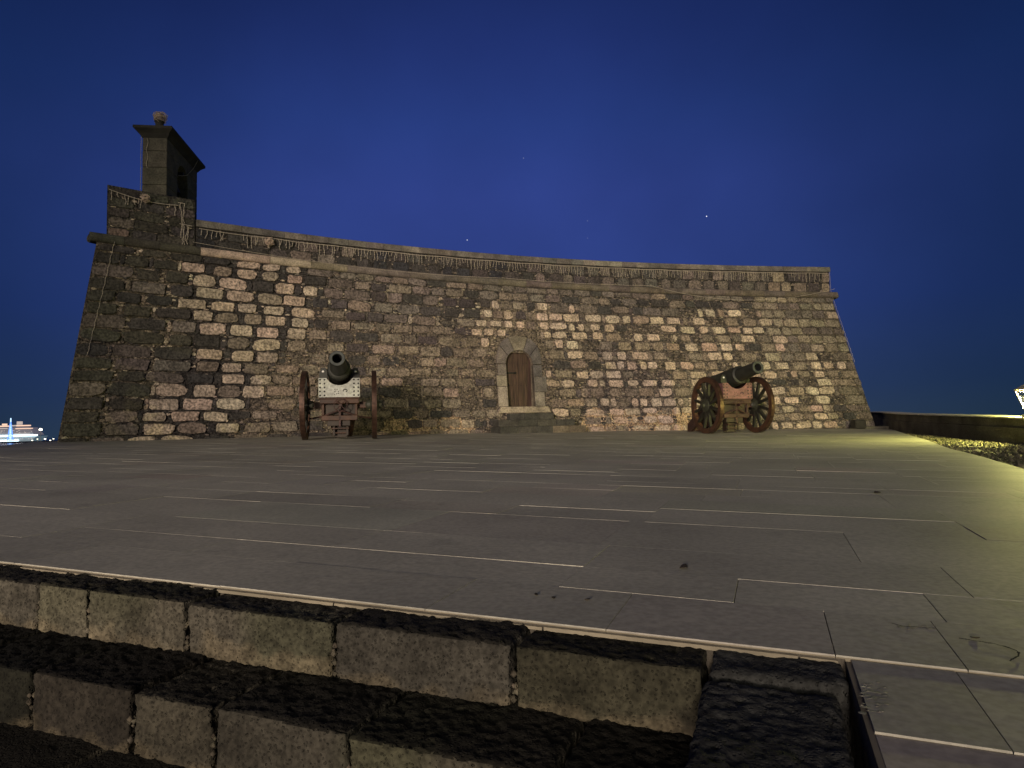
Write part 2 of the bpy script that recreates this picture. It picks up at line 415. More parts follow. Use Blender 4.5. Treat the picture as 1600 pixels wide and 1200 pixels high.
# bed under the slabs: light mortar seen in the joints
bed = []
for (a, b_, c_) in ((0, 0, 0),):
    pass
pts = [(loc2(-8.0, 0).x, loc2(-8.0, 0).y), tuple(A0), tuple(loc2(.005, 3.5)), tuple(loc2(4.2, 3.5)), (4.3, 3.2)] + [(x - .03, y) for x, y in EDGE_R[::-1][2:]] + [(x + .03, y) for x, y in EDGE_L[:-1]]
slabs.add([(x, y, gz(x, y) - .0125) for x, y in pts], [tuple(range(len(pts)))], 'joint', (.3, .3, .3))
for (xa, ya), (xb, yb) in zip(pts, pts[1:] + pts[:1]):
    slabs.add([(xa, ya, gz(xa, ya) - .0075), (xb, yb, gz(xb, yb) - .0075), (xb, yb, gz(xb, yb) - .5), (xa, ya, gz(xa, ya) - .5)], [(0, 1, 2, 3)], 'earth')
def gp(u, v):
    d = cam_ray(u, v); n = Vector((NX, NY, NZ)); t_ = -n.dot(Vector((0, 0, CAM_H))) / n.dot(d); return Vector((0, 0, CAM_H)) + d * t_
def crack(pts, wd):
    P = [gp(*p) for p in pts]
    fine_ = []
    for a_, b_ in zip(P, P[1:]):
        for q_ in range(4): fine_.append(a_.lerp(b_, q_ / 4) + Vector((U_(-.003, .003), U_(-.004, .004), 0)))
    fine_.append(P[-1])
    for a_, b_ in zip(fine_, fine_[1:]):
        t_ = (b_ - a_).normalized(); n_ = Vector((-t_.y, t_.x, 0)) * wd * U_(.4, 1.2); up = Vector((0, 0, .0045))
        slabs.add([a_ - n_ + up, b_ - n_ + up, b_ + n_ + up, a_ + n_ + up], [(0, 1, 2, 3)], 'bore')
crack([(1500, 1000), (1520, 1003), (1550, 1008), (1575, 1014), (1593, 1022), (1588, 1030), (1578, 1036)], .003)
crack([(1392, 976), (1410, 981), (1432, 982), (1462, 984)], .0018)
for (u0, u1, v0, v1, k_) in ((1345, 1385, 1062, 1110, 40), (1395, 1460, 977, 984, 22)):
    for _ in range(k_):
        p = gp(U_(u0, u1), U_(v0, v1)); p.z -= .006 if v0 > 1050 else 0; r = U_(.003, .009)
        V = [(p.x + r * U_(.6, 1.8) * math.cos(a_), p.y + r * U_(.5, 1.2) * math.sin(a_), p.z + .0005) for a_ in [k__ * 1.2566 for k__ in range(5)]] + [(p.x, p.y, p.z + U_(.0008, .0020))]
        slabs.add(V, [(k__, (k__ + 1) % 5, 5) for k__ in range(5)], 'slab', jit((.27, .265, .21), .12))
tag(slabs.build('terrace_paving'), kind='structure')

# ------------------------------------------------------------------ stairs of rough basalt blocks
def rough_block(mb, e0, e1, q0, q1, z0, z1, res, amp, col, rad=.02, colfn=None, seed=0., lean=0.):
    nx = max(2, int((e1 - e0) / res)); ny = max(2, int((q1 - q0) / res)); nz_ = max(2, int((z1 - z0) / res))
    idx = {}; V = []; F = []; FC = []
    lo = Vector((e0 + rad, q0 + rad, z0 + rad)); hi = Vector((e1 - rad, q1 - rad, z1 - rad))
    def vid(i, j, k):
        key = (i, j, k)
        if key in idx: return idx[key]
        p = Vector((e0 + (e1 - e0) * i / nx, q0 + (q1 - q0) * j / ny, z0 + (z1 - z0) * k / nz_))
        c = Vector((min(max(p.x, lo.x), hi.x), min(max(p.y, lo.y), hi.y), min(max(p.z, lo.z), hi.z)))
        d = p - c
        d = d.normalized() if d.length > 1e-9 else Vector((0, 0, 1))
        s = p + Vector((seed, seed * 2, 0))
        f = noise.noise(s * 4) * .7 + noise.noise(s * 13) * .5 + noise.noise(s * 37) * .65 + noise.noise(s * 90) * .35
        pit = noise.noise(s * 55 + Vector((9, 9, 9)))
        f -= max(0, pit - .22) * 2.2
        if res < .012:
            vd = noise.voronoi(s * 34)[0][0]; vd2 = noise.voronoi(s * 70 + Vector((3, 1, 7)))[0][0]
            f -= max(0, .26 - vd) * 5.5 * (noise.noise(s * 6) > -.15) + max(0, .30 - vd2) * 2.4
        p = c + d * (rad + amp * f - amp * .6)
        W = loc2(p.x, p.y)
        V.append((W.x, W.y, gz(W.x, W.y) + p.z)); idx[key] = len(V) - 1
        return idx[key]
    def quad(a, b_, c_, d_): F.append((vid(*a), vid(*b_), vid(*c_), vid(*d_)))
    for i in range(nx):
        for j in range(ny):
            for k in (nz_,): quad((i, j, k), (i + 1, j, k), (i + 1, j + 1, k), (i, j + 1, k))
        for k in range(nz_):
            for j in (ny,): quad((i, j, k), (i, j, k + 1), (i + 1, j, k + 1), (i + 1, j, k))
    for j in range(ny):
        for k in range(nz_):
            for i in (0, nx): quad((i, j, k), (i, j + 1, k), (i, j + 1, k + 1), (i, j, k + 1))
    o = len(mb.v); mb.v += V; mi = mb.mi('basalt')
    for f in F:
        x, y, z = V[f[0]]; mb.f.append(tuple(o + a for a in f)); mb.m.append(mi)
        mb.c.append(colfn(V[f[0]]) if colfn else col)
steps = empty('stone_steps', (loc2(-1.5, .3).x, loc2(-1.5, .3).y, -.6)); tag(steps, 'rough dark basalt block steps climbing to the paved terrace in the foreground', 'steps')
SHIFT = tuple(steps.location)
def blockcol(base, z_top, z_bot):
    off = Vector((R_() * 50, R_() * 50, R_() * 50))
    def fn(p):
        n = noise.noise(Vector(p) * 3.2 + off); k = 1 + .28 * n; g = noise.noise(Vector(p) * 1.7 + off * 1.7)
        gg = min(1, max(0, g * 4)); c = (base[0] * (1 - .10 * gg), base[1] * (1 - .03 * gg), base[2] * (1 - .18 * gg)); pt = noise.noise(Vector(p) * 9 + off); k *= 1 - .35 * max(0, pt)
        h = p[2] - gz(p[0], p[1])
        mt = min(1, max(0, (z_bot + .030 + .05 * n + .04 * noise.noise(Vector(p) * 14) - h) / .03)) * .55; c = tuple(c[i] * (1 - mt) + (.13, .108, .07)[i] * k * mt for i in range(3))  # mortar smeared along the foot
        if h > z_top - .012: return tuple(x * .30 for x in c)          # tread tops darkened: shade under the low light put into the colour
        return tuple(x * k for x in c)
    return fn
course_defs = [
    (.160, -.010, -.166, [-4.2, -3.6, -3.05, -2.60, -2.345, -1.904, -1.346, -.790, -.312], .0),
    (.437, -.168, -.33, [-4.2, -3.5, -2.9, -2.56, -2.214, -1.808, -1.52, -1.105, -.60, -.30], .3),
    (.73, -.335, -.50, [-4.0, -3.4, -2.9, -2.35, -1.9, -1.35, -.8, -.30], .6),
    (1.03, -.505, -.68, [-4.0, -3.2, -2.4, -1.7, -1.0, -.30], .9)]
stone_tints = [(.112, .102, .076), (.060, .056, .046), (.118, .108, .082), (.104, .096, .076), (.098, .086, .068), (.072, .066, .052), (.128, .117, .088)]
for ci, (qf, zt, zb, js, sd) in enumerate(course_defs):
    js = [j_ for j_ in js if j_ > -3.7] if ci < 2 else js
    b_ = MB(); res = .0085 if ci < 2 else .03
    for k in range(len(js) - 1):
        gp_ = .0035
        kk = (1.02 if ci == 0 else .42) * (1 if js[k] > -2.2 else .7) * (.55 if k == len(js) - 2 else 1) * U_(.72, 1.12); base = tuple(x * kk for x in stone_tints[(k * 3 + ci * 2) % len(stone_tints)])  # lower courses dimmed: lamp falloff put into the block colour
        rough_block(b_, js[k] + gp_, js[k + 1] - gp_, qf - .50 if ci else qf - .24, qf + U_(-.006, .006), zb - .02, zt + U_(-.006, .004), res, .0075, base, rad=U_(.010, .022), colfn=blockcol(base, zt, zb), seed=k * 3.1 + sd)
        if res < .02:    # mortar lumps in the joint
            for _ in range(7):
                h = U_(zb, zt - .07); W = loc2(js[k + 1] + U_(-.006, .006), qf - .012 + U_(-.01, .004))
                b_.blob((W.x, W.y, gz(W.x, W.y) + h), U_(.006, .014), 'basalt', jit((.085, .075, .055), .3))
    o = b_.build('step', steps, shift=SHIFT, smooth=True)
# end block beside the steps
b_ = MB()
rough_block(b_, -.306, -.004, -.08, .158, -.3, -.012, .010, .0060, (.034, .035, .034), rad=.02, seed=21)
rough_block(b_, -.314, -.024, .168, .95, -.5, -.026, .010, .0062, (.034, .035, .034), rad=.025, seed=33)
b_.build('end_block', steps, shift=SHIFT, smooth=True)
# pale stone lip between slabs and block treads
b_ = MB(); e = -4.2
while e < -.02:
    l = min(U_(.35, .7), -.01 - e); qa = U_(.000, .012); hh = U_(-.002, .001)
    P = [loc2(e, -.10), loc2(e + l - .006, -.10), loc2(e + l - .006, .006 + qa), loc2(e, .006 + qa)]
    V = [(p.x, p.y, gz(p.x, p.y) + hh - .0035 - (.0 if i < 2 else .006)) for i, p in enumerate(P)] + [(p.x, p.y, gz(p.x, p.y) - .020) for p in P]
    b_.add(V, [(0, 1, 2, 3), (0, 1, 5, 4), (1, 2, 6, 5), (2, 3, 7, 6), (3, 0, 4, 7)], 'lip'); e += l
b_.build('edging', steps, shift=SHIFT)

# ------------------------------------------------------------------ castle
castle = empty('stone_fort', (1.0, 22.5, .4)); tag(castle, 'old sloping-walled masonry fort with arched door, string course and bell turret', 'fort')
CS = tuple(castle.location)
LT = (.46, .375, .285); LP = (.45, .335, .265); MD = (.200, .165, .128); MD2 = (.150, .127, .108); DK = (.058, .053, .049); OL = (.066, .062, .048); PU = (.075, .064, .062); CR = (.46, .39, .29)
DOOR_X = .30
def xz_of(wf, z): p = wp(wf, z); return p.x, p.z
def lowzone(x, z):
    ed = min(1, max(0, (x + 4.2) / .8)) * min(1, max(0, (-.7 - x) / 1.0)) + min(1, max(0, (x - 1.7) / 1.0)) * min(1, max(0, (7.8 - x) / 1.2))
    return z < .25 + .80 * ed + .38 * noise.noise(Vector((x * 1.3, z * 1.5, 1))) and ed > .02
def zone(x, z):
    """masonry tone here, left floodlight cutoff painted in -> (p_light, p_mid, gap, light colour)"""
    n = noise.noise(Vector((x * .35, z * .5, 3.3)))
    if x < -8.25 - max(0, 2.0 - z) * .95:  # darker stone, with the edge of the floodlit area put into the colour
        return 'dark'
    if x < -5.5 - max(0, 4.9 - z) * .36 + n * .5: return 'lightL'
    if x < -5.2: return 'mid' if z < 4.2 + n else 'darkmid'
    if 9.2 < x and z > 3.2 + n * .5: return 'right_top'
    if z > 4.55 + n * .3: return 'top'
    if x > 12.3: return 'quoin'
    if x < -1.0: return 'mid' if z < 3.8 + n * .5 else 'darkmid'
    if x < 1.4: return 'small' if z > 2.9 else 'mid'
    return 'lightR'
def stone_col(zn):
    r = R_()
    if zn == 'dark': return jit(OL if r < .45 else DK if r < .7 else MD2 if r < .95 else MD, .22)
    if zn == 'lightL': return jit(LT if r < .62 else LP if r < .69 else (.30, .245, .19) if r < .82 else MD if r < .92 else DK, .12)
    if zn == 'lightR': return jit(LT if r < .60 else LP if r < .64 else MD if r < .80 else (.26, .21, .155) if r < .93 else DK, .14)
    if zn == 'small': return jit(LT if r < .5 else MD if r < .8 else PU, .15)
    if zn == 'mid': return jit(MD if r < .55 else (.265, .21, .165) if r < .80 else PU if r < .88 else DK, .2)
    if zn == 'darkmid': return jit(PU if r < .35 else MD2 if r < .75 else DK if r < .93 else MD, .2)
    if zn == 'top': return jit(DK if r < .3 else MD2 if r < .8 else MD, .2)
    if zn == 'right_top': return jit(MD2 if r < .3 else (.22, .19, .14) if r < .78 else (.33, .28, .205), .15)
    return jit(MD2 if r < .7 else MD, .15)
wall = MB()
# solid body behind the stones
nw, nh = 250, 52
V = []; F = []; C = []
for j in range(nh + 1):
    z = -.3 + (ZC + .3) * j / nh
    for i in range(nw + 1):
        wf = i / nw; p = wp(wf, z); s = wf * WL
        d = .018 * noise.noise(Vector((s * 2.3, z * 2.3, 0))) + .012 * noise.noise(Vector((s * 7, z * 7, 5)))
        if i in (0, nw): d = 0
        V.append(wp(wf, z, d - .012))
for j in range(nh):
    for i in range(nw):
        x, z = xz_of((i + .5) / nw, -.3 + (ZC + .3) * (j + .5) / nh)
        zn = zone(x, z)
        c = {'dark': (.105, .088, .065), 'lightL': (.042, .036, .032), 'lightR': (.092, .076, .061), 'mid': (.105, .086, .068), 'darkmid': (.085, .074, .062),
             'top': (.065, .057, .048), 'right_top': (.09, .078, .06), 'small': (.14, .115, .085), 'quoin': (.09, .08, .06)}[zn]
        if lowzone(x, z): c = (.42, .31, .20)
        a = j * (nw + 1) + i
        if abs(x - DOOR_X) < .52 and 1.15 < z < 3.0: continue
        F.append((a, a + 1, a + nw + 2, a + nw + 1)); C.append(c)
o_ = len(wall.v); wall.v += [tuple(p) for p in V]; mi = wall.mi('mortar')
for f, c in zip(F, C): wall.f.append(tuple(o_ + k for k in f)); wall.m.append(mi); wall.c.append(c)
# returns and roof terrace (the fort is closed behind the face)
def quad3(mbx, P, m_, c): mbx.add(P, [(0, 1, 2, 3)], m_, c)
for wf, dx in ((0, .8), (1, -.2)):
    P0, P1 = wp(wf, -.3, -.012), wp(wf, ZC, -.012); Pb = Vector((wp(wf, 0).x * (.95 if wf == 0 else .85), 40, 0))
    quad3(wall, [P0, P1, (P1.x + dx, 40, ZC), (P0.x + dx, 40.5, -.3)], 'mortar', (.08, .07, .055))
quad3(wall, [wp(0, -.3) + Vector((.8, 0, 0)) if 0 else (-9.6, 40, -.3), (13.1, 40, -.3), (12.0, 40, ZC), (-9.0, 40, ZC)], 'mortar', (.08, .07, .055))

def in_door(s_x, z, mgn=0):
    dx = s_x - DOOR_X
    if z < 1.05: return -1.0 < dx < 1.4 and z < .72
    if z < 1.25: return -.80 - mgn < dx < .98 + mgn
    if z < 2.64: return abs(dx) < .80 + mgn
    return (abs(dx) / (.82 + mgn)) ** 2.5 + ((z - 2.64) / (.95 + mgn)) ** 2.5 < 1
def stone(mbx, PF, s0, s1, z0, z1, col, prot, matn='wall_stone', expo=4., jt=.05, n=14):
    """rounded block outline on surface PF(s,z,out)"""
    cs, cz = (s0 + s1) / 2, (z0 + z1) / 2; hs, hz = (s1 - s0) / 2, (z1 - z0) / 2
    ring = []
    if n >= 12 and R_() < .72:      # dressed block: four jittered corners, wavering edges, knocked-off arrises
        q4 = [(sx_ * hs * (1 - U_(0, .13)), sz_ * hz * (1 - U_(0, .16))) for sx_, sz_ in ((-1, -1), (1, -1), (1, 1), (-1, 1))]
        for i in range(4):
            (xa, za), (xb, zb) = q4[i], q4[(i + 1) % 4]; L_ = math.hypot(xb - xa, zb - za); ch = min(.45, U_(.015, .075) / L_)
            for f in (ch, .36, .64, 1 - ch * U_(.6, 1.2)):
                wv = U_(-1, 1) * .010; ring.append((xa + (xb - xa) * f + wv * (zb - za) / L_, za + (zb - za) * f - wv * (xb - xa) / L_))
        n = 16
    else:
        an = U_(-.2, .2); sk = U_(-.12, .12)
        for k in range(n):
            a = 2 * math.pi * (k + .5) / n; ca, sa = math.cos(a), math.sin(a)
            r = 1 / (abs(ca) ** expo + abs(sa) ** expo) ** (1 / expo) * (1 + U_(-jt, jt))
            ring.append((ca * r * hs * (1 + sk * sa), sa * r * hz + ca * r * hs * an * .5))
    V = []
    for sc_, out in ((1.0, -.03), (.985, prot * .75), (.93, prot)):
        for (a, b_) in ring:
            kx = 1 - (1 - sc_) * min(1, hz / hs)
            V.append(PF(cs + a * kx, cz + b_ * sc_, out + U_(-.004, .004)))
    V.append(PF(cs, cz, prot + U_(-.004, .008)))
    F = []
    for q_ in range(2):
        for i in range(n): F.append((q_ * n + i, q_ * n + (i + 1) % n, (q_ + 1) * n + (i + 1) % n, (q_ + 1) * n + i))
    for i in range(n): F.append((2 * n + i, 2 * n + (i + 1) % n, 3 * n))
    mbx.add(V, F, matn, col)
PFW = lambda s, z, out: wp(s / WL, z, out)
z = -.05
while z < ZC - .12:
    rh = U_(.265, .345)
    if ZC - (z + rh) < .14: rh = ZC - z - .01
    s = -R_() * .3 + .02
    big_first = True
    while s < WL - .02:
        x, _ = xz_of(min(1, max(0, s / WL)), z)
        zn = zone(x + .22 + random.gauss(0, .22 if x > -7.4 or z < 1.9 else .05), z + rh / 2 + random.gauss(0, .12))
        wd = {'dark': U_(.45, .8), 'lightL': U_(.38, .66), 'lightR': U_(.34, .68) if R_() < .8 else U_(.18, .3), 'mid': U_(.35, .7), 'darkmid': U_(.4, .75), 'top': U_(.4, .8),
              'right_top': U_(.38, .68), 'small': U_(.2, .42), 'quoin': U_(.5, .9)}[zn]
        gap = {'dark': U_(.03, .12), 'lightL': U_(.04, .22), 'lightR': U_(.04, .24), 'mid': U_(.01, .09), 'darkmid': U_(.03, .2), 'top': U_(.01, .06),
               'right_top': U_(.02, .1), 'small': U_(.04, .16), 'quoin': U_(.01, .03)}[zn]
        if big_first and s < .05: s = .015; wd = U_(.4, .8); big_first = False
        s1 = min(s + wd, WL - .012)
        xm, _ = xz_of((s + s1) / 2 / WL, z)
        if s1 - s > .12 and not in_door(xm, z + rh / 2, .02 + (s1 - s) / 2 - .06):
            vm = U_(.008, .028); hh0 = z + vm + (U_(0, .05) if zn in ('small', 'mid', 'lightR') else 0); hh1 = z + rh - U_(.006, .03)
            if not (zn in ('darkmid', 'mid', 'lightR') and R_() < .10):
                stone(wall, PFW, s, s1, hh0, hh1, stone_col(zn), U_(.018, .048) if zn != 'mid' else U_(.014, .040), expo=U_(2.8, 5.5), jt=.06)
        # filler in wide gaps
        if gap > .07 and not in_door(xm + (s1 - s) / 2 + gap / 2, z + rh / 2, .08) and s1 + gap < WL:
            k = random.choice((1, 2, 3)); zz = z + .02
            for q_ in range(k):
                h1 = (rh - .03) / k
                c = jit({'lightL': DK, 'lightR': random.choice((DK, MD, PU, MD2)), 'dark': random.choice((MD, DK, CR)), 'darkmid': random.choice((CR, MD, DK))}.get(zn, MD), .3)
                stone(wall, PFW, s1 + .012, s1 + gap - .008, zz, zz + h1 - .015, c, U_(-.004, .018), expo=2.6, jt=.12, n=8); zz += h1
        s = s1 + gap
    z += rh
# small packing stones everywhere in the joints
cnt = 0
st = .105
nz2, ns2 = int(ZC / st), int(WL / st)
for j in range(nz2):
    for i in range(ns2):
        s = (i + R_()) * st; z = (j + R_()) * st
        if s < .1 or s > WL - .1 or z > ZC - .08: continue
        x, _ = xz_of(s / WL, z)
        if in_door(x, z, .06): continue
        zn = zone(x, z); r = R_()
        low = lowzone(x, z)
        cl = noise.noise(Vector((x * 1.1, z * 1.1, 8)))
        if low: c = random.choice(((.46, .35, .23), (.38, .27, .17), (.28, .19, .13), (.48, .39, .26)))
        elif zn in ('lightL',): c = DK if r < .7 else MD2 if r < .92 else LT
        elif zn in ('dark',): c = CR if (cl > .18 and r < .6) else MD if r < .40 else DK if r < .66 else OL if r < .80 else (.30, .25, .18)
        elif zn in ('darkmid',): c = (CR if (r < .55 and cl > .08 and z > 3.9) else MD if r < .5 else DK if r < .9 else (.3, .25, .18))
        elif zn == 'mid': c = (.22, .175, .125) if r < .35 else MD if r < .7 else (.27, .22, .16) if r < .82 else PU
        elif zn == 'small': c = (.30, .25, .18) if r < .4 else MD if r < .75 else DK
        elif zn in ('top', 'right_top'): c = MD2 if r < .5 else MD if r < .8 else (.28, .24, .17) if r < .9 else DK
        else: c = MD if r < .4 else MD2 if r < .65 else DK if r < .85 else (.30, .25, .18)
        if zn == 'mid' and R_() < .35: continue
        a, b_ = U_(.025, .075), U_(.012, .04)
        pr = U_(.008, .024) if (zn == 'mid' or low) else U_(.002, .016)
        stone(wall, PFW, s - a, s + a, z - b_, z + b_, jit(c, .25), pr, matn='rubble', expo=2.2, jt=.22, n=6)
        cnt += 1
# plain render filling over the door steps' foot etc. stays rubble
wall.build('wall', castle, shift=CS)

# string course: half-round moulding in lengths
sc_ = MB()
def moulding(x0, x1, col, rr=.112):
    n = 8; segs = max(1, int((x1 - x0) / .3)); V = []; F = []
    for i in range(segs + 1):
        x = x0 + (x1 - x0) * i / segs
        for k in range(n):
            a = -math.pi / 2 + math.pi * k / (n - 1)
            V.append(pp(x, ZC + rr - .01 + math.sin(a) * rr, .05 + math.cos(a) * rr * .7))
    for i in range(segs):
        for k in range(n - 1): F.append((i * n + k, i * n + k + 1, (i + 1) * n + k + 1, (i + 1) * n + k))
    F.append(tuple(range(n))); F.append(tuple(range(segs * n, (segs + 1) * n)))
    sc_.add(V, F, 'ashlar', col)
x = -9.98
while x < 12.42:
    l = U_(.55, .95); x1 = min(x + l, 12.45)
    if 12.45 - x1 < .3: x1 = 12.45
    c = LT if -8.25 < x < -5.6 else (MD2 if x > -5.6 and R_() < .6 else (.14, .12, .09) if x > -5.6 else (.075, .072, .055))  # same floodlight edge painted into the left lengths
    if -6.2 < x <= -5.6: c = (.25, .21, .15)
    moulding(x + .004, x1 - .004, jit(c, .12)); x = x1
# moulding returns round the corners
for xx, sgn in ((-9.98, -1), (12.45, 1)):
    P = pp(xx, ZC + .10, .0); sc_.tube([P + Vector((-sgn * .05, .06, 0)), P + Vector((sgn * .07, .14, 0)), P + Vector((sgn * .07 if sgn > 0 else 1.2, 3.0, 0))], .10, 'ashlar', (.10, .095, .07), n=10)
sc_.build('string_course', castle, shift=CS)

# parapet (between the corner block and the right end)
pa = MB()
XL, XR = -8.13, 12.2
def face_strip(mbx, x0, x1, zf0, zf1, col, step=.25, depth=.55):
    n = max(1, int((x1 - x0) / step)); V = []; F = []
    for i in range(n + 1):
        x = x0 + (x1 - x0) * i / n
        bk = (lambda z: pp(x, z, 0) + Vector((-.54 * depth, depth, 0))) if depth > 1 else (lambda z: pp(x, z, -depth))
        V += [pp(x, zf0(x), 0), pp(x, zf1(x), 0), bk(zf1(x)), bk(zf0(x))]
    for i in range(n):
        a = i * 4
        for k in range(4): F.append((a + k, a + (k + 1) % 4, a + 4 + (k + 1) % 4, a + 4 + k))
    F += [(0, 1, 2, 3), tuple(n * 4 + k for k in range(4))]
    mbx.add(V, F, 'mortar', col)
face_strip(pa, XL, XR, lambda x: ZC + .15, lambda x: ptop(x) - .19, (.045, .040, .036))
PFP = lambda s, z, out: pp(s, z, out)
def parapet_rows(mbx, x0, x1, zlo, zhi, rows, colf, PF, wmin, wmax, gmin, gmax):
    zs = [zlo + (zhi - zlo) * i / rows for i in range(rows + 1)]
    for r in range(rows):
        s = x0 + .01 + (0 if r % 2 else -.0)
        while s < x1 - .1:
            wd = U_(wmin, wmax); s1 = min(s + wd, x1 - .01)
            if x1 - s1 < .15: s1 = x1 - .01
            stone(mbx, PF, s, s1, zs[r] + .012, zs[r + 1] - .012, colf(s, r), U_(.012, .035), expo=U_(3.5, 6), jt=.04)
            s = s1 + U_(gmin, gmax)
def pcol(s, r):
    if s < 1: return jit(random.choice((DK, DK, PU, (.04, .04, .045), MD2)) if R_() > .06 else (.3, .23, .18), .2)
    if s > 9.5: return jit(random.choice((MD2, MD, PU, (.26, .21, .155))), .15)
    return jit(random.choice((PU, MD2, (.085, .078, .07), (.11, .1, .085))), .12)
# variable height rows: use scaled PF so rows follow the top
def PFR(s, zr, out): return pp(s, ZC + .17 + zr * (ptop(s) - .20 - ZC - .17), out)
parapet_rows(pa, XL, XR, 0, 1, 2, pcol, PFR, .30, .52, .02, .16)
for _ in range(1400):
    s = U_(XL + .1, XR - .1); zr = U_(.04, .96); a = U_(.02, .05)
    c = jit(random.choice((DK, DK, MD2, MD)) if R_() > .05 else (.3, .25, .2), .2)
    stone(pa, PFR, s - a, s + a, zr - U_(.02, .05), zr + U_(.02, .05), c, U_(.0, .012), matn='rubble', expo=2.2, jt=.2, n=6)
pa.build('parapet', castle, shift=CS)
# coping slabs, each a separate length
cp = MB(); x = XL
while x < XR:
    l = U_(.42, .55); x1 = min(x + l, XR + .03)
    if XR - x1 < .2: x1 = XR + .03
    g = .004; c = jit(random.choice(((.17, .155, .13), (.21, .19, .155), (.14, .13, .115))), .12)
    t1, t0 = ptop(x), ptop(x1)
    V = []
    for xx in (x + g, x1 - g):
        zt = ptop(xx)
        V += [pp(xx, zt - .185, .05), pp(xx, zt - .012, .05), pp(xx, zt, .035), pp(xx, zt + .03, -.62), pp(xx, zt - .185, -.62)]
    F = [(0, 1, 6, 5), (1, 2, 7, 6), (2, 3, 8, 7), (3, 4, 9, 8), (4, 0, 5, 9), (0, 1, 2, 3, 4), (5, 6, 7, 8, 9)]
    cp.add(V, F, 'ashlar', c); x = x1
cp.build('coping', castle, shift=CS)

# corner block (raised end of the parapet that carries the turret)
cb = MB(); TX0, TX1, TZ = -9.70, -8.15, 6.70
face_strip(cb, TX0, TX1, lambda x: ZC + .15, lambda x: TZ, (.06, .055, .045), depth=2.0 if False else 1.9)
def PFT(s, z, out): return pp(s, z, out)
def tcol(s, r): return jit(random.choice((OL, DK, OL, MD2, PU)) if R_() > .08 else (.26, .19, .15), .25)
parapet_rows(cb, TX0, TX1, ZC + .17, TZ - .02, 5, tcol, PFT, .35, .62, .01, .08)
for _ in range(260):
    s = U_(TX0 + .08, TX1 - .08); z = U_(ZC + .2, TZ - .06); a = U_(.02, .05)
    stone(cb, PFT, s - a, s + a, z - U_(.01, .03), z + U_(.01, .03), jit(random.choice((DK, MD, CR if R_() < .3 else MD2)), .2), U_(0, .014), matn='rubble', expo=2.2, jt=.2, n=6)
cb.build('corner_block', castle, shift=CS)

# ------------------------------------------------------------------ bell turret
BX, BY = -9.14, 17.0
bt = MB(); BR = Matrix.Translation((BX, BY, 0)) @ Matrix.Rotation(math.radians(7.5), 4, 'Z')
WB, DB, ZB0, ZB1 = .60, 2.35, 6.55, 8.32
def bbox(x0, x1, y0, y1, z0, z1, c, bev=.012): bt.box(x0, x1, y0, y1, z0, z1, 'ashlar', c, X=BR, bev=bev)
TC = (.085, .080, .058)
zs = [6.55, 7.06, 7.52, 7.96, 8.32]
for i in range(4):
    bbox(-WB / 2, WB / 2, 0, .78, zs[i] + .003, zs[i + 1] - .003, jit(TC, .15))
    bbox(-WB / 2, WB / 2, 1.55, DB, zs[i] + .003, zs[i + 1] - .003, jit(TC, .15))
bbox(-WB / 2 + .004, WB / 2 - .004, .77, 1.56, 6.55, 6.96, jit(TC, .1))
# arch over the opening
arc = [(.78 + .385 - .385 * math.cos(math.pi * k / 10), 7.62 + .385 * math.sin(math.pi * k / 10)) for k in range(11)]
for k in range(10):
    (y0, z0), (y1, z1) = arc[k], arc[k + 1]
    bt.prism([(y0, z0), (y1, z1), (y1, 8.32), (y0, 8.32)], -WB / 2 + .003, WB / 2 - .003, 'x', 'ashlar', X=BR, c=TC)
turret = bt.build('bell_turret', castle, shift=CS)
# roof: flared cornice + low hip
rf = MB(); ov = .20
def ring(o_, z): return [BR @ Vector(p) for p in ((-WB / 2 - o_, -o_, z), (WB / 2 + o_, -o_, z), (WB / 2 + o_, DB + o_, z), (-WB / 2 - o_, DB + o_, z))]
levels = [(0.012, 8.30), (.03, 8.33), (.075, 8.40), (.125, 8.45), (.165, 8.485), (.175, 8.50), (.175, 8.56), (-.10, 8.65)]
V = []; F = []
for o_, z in levels: V += ring(o_, z)
for i in range(len(levels) - 1):
    for k in range(4): F.append((i * 4 + k, i * 4 + (k + 1) % 4, i * 4 + 4 + (k + 1) % 4, i * 4 + 4 + k))
F += [(0, 1, 2, 3), tuple((len(levels) - 1) * 4 + k for k in range(4))]
rf.add(V, F, 'roof_dark'); rf.build('turret_roof', turret, shift=CS)
for o_ in (turret.children): pass
fn = MB(); Xf = BR @ Matrix.Translation((0.0, .30, 8.60)) @ Matrix.Rotation(math.radians(90), 4, 'X')
fn.lathe([(0, -.02), (.20, -.02), (.20, .06), (.13, .10), (.10, .14), (.10, .22), (.13, .27), (0, .28)], 16, 'roof_dark', X=Xf)
fn.build('finial', turret, shift=CS, smooth=False)
bl = MB(); Xb = BR @ Matrix.Translation((0, 1.165, 7.75)) @ Matrix.Rotation(math.radians(-90), 4, 'X')
bl.lathe([(0, 0), (.06, .0), (.12, .05), (.15, .18), (.17, .32), (.22, .44), (.25, .50), (.21, .50), (.14, .3), (0, .1)], 20, 'bell_bronze', X=Xb)
bl.box(-.32, .32, 1.12, 1.21, 7.76, 7.83, 'hinge_iron', X=BR)
bl.build('bell', turret, shift=CS)
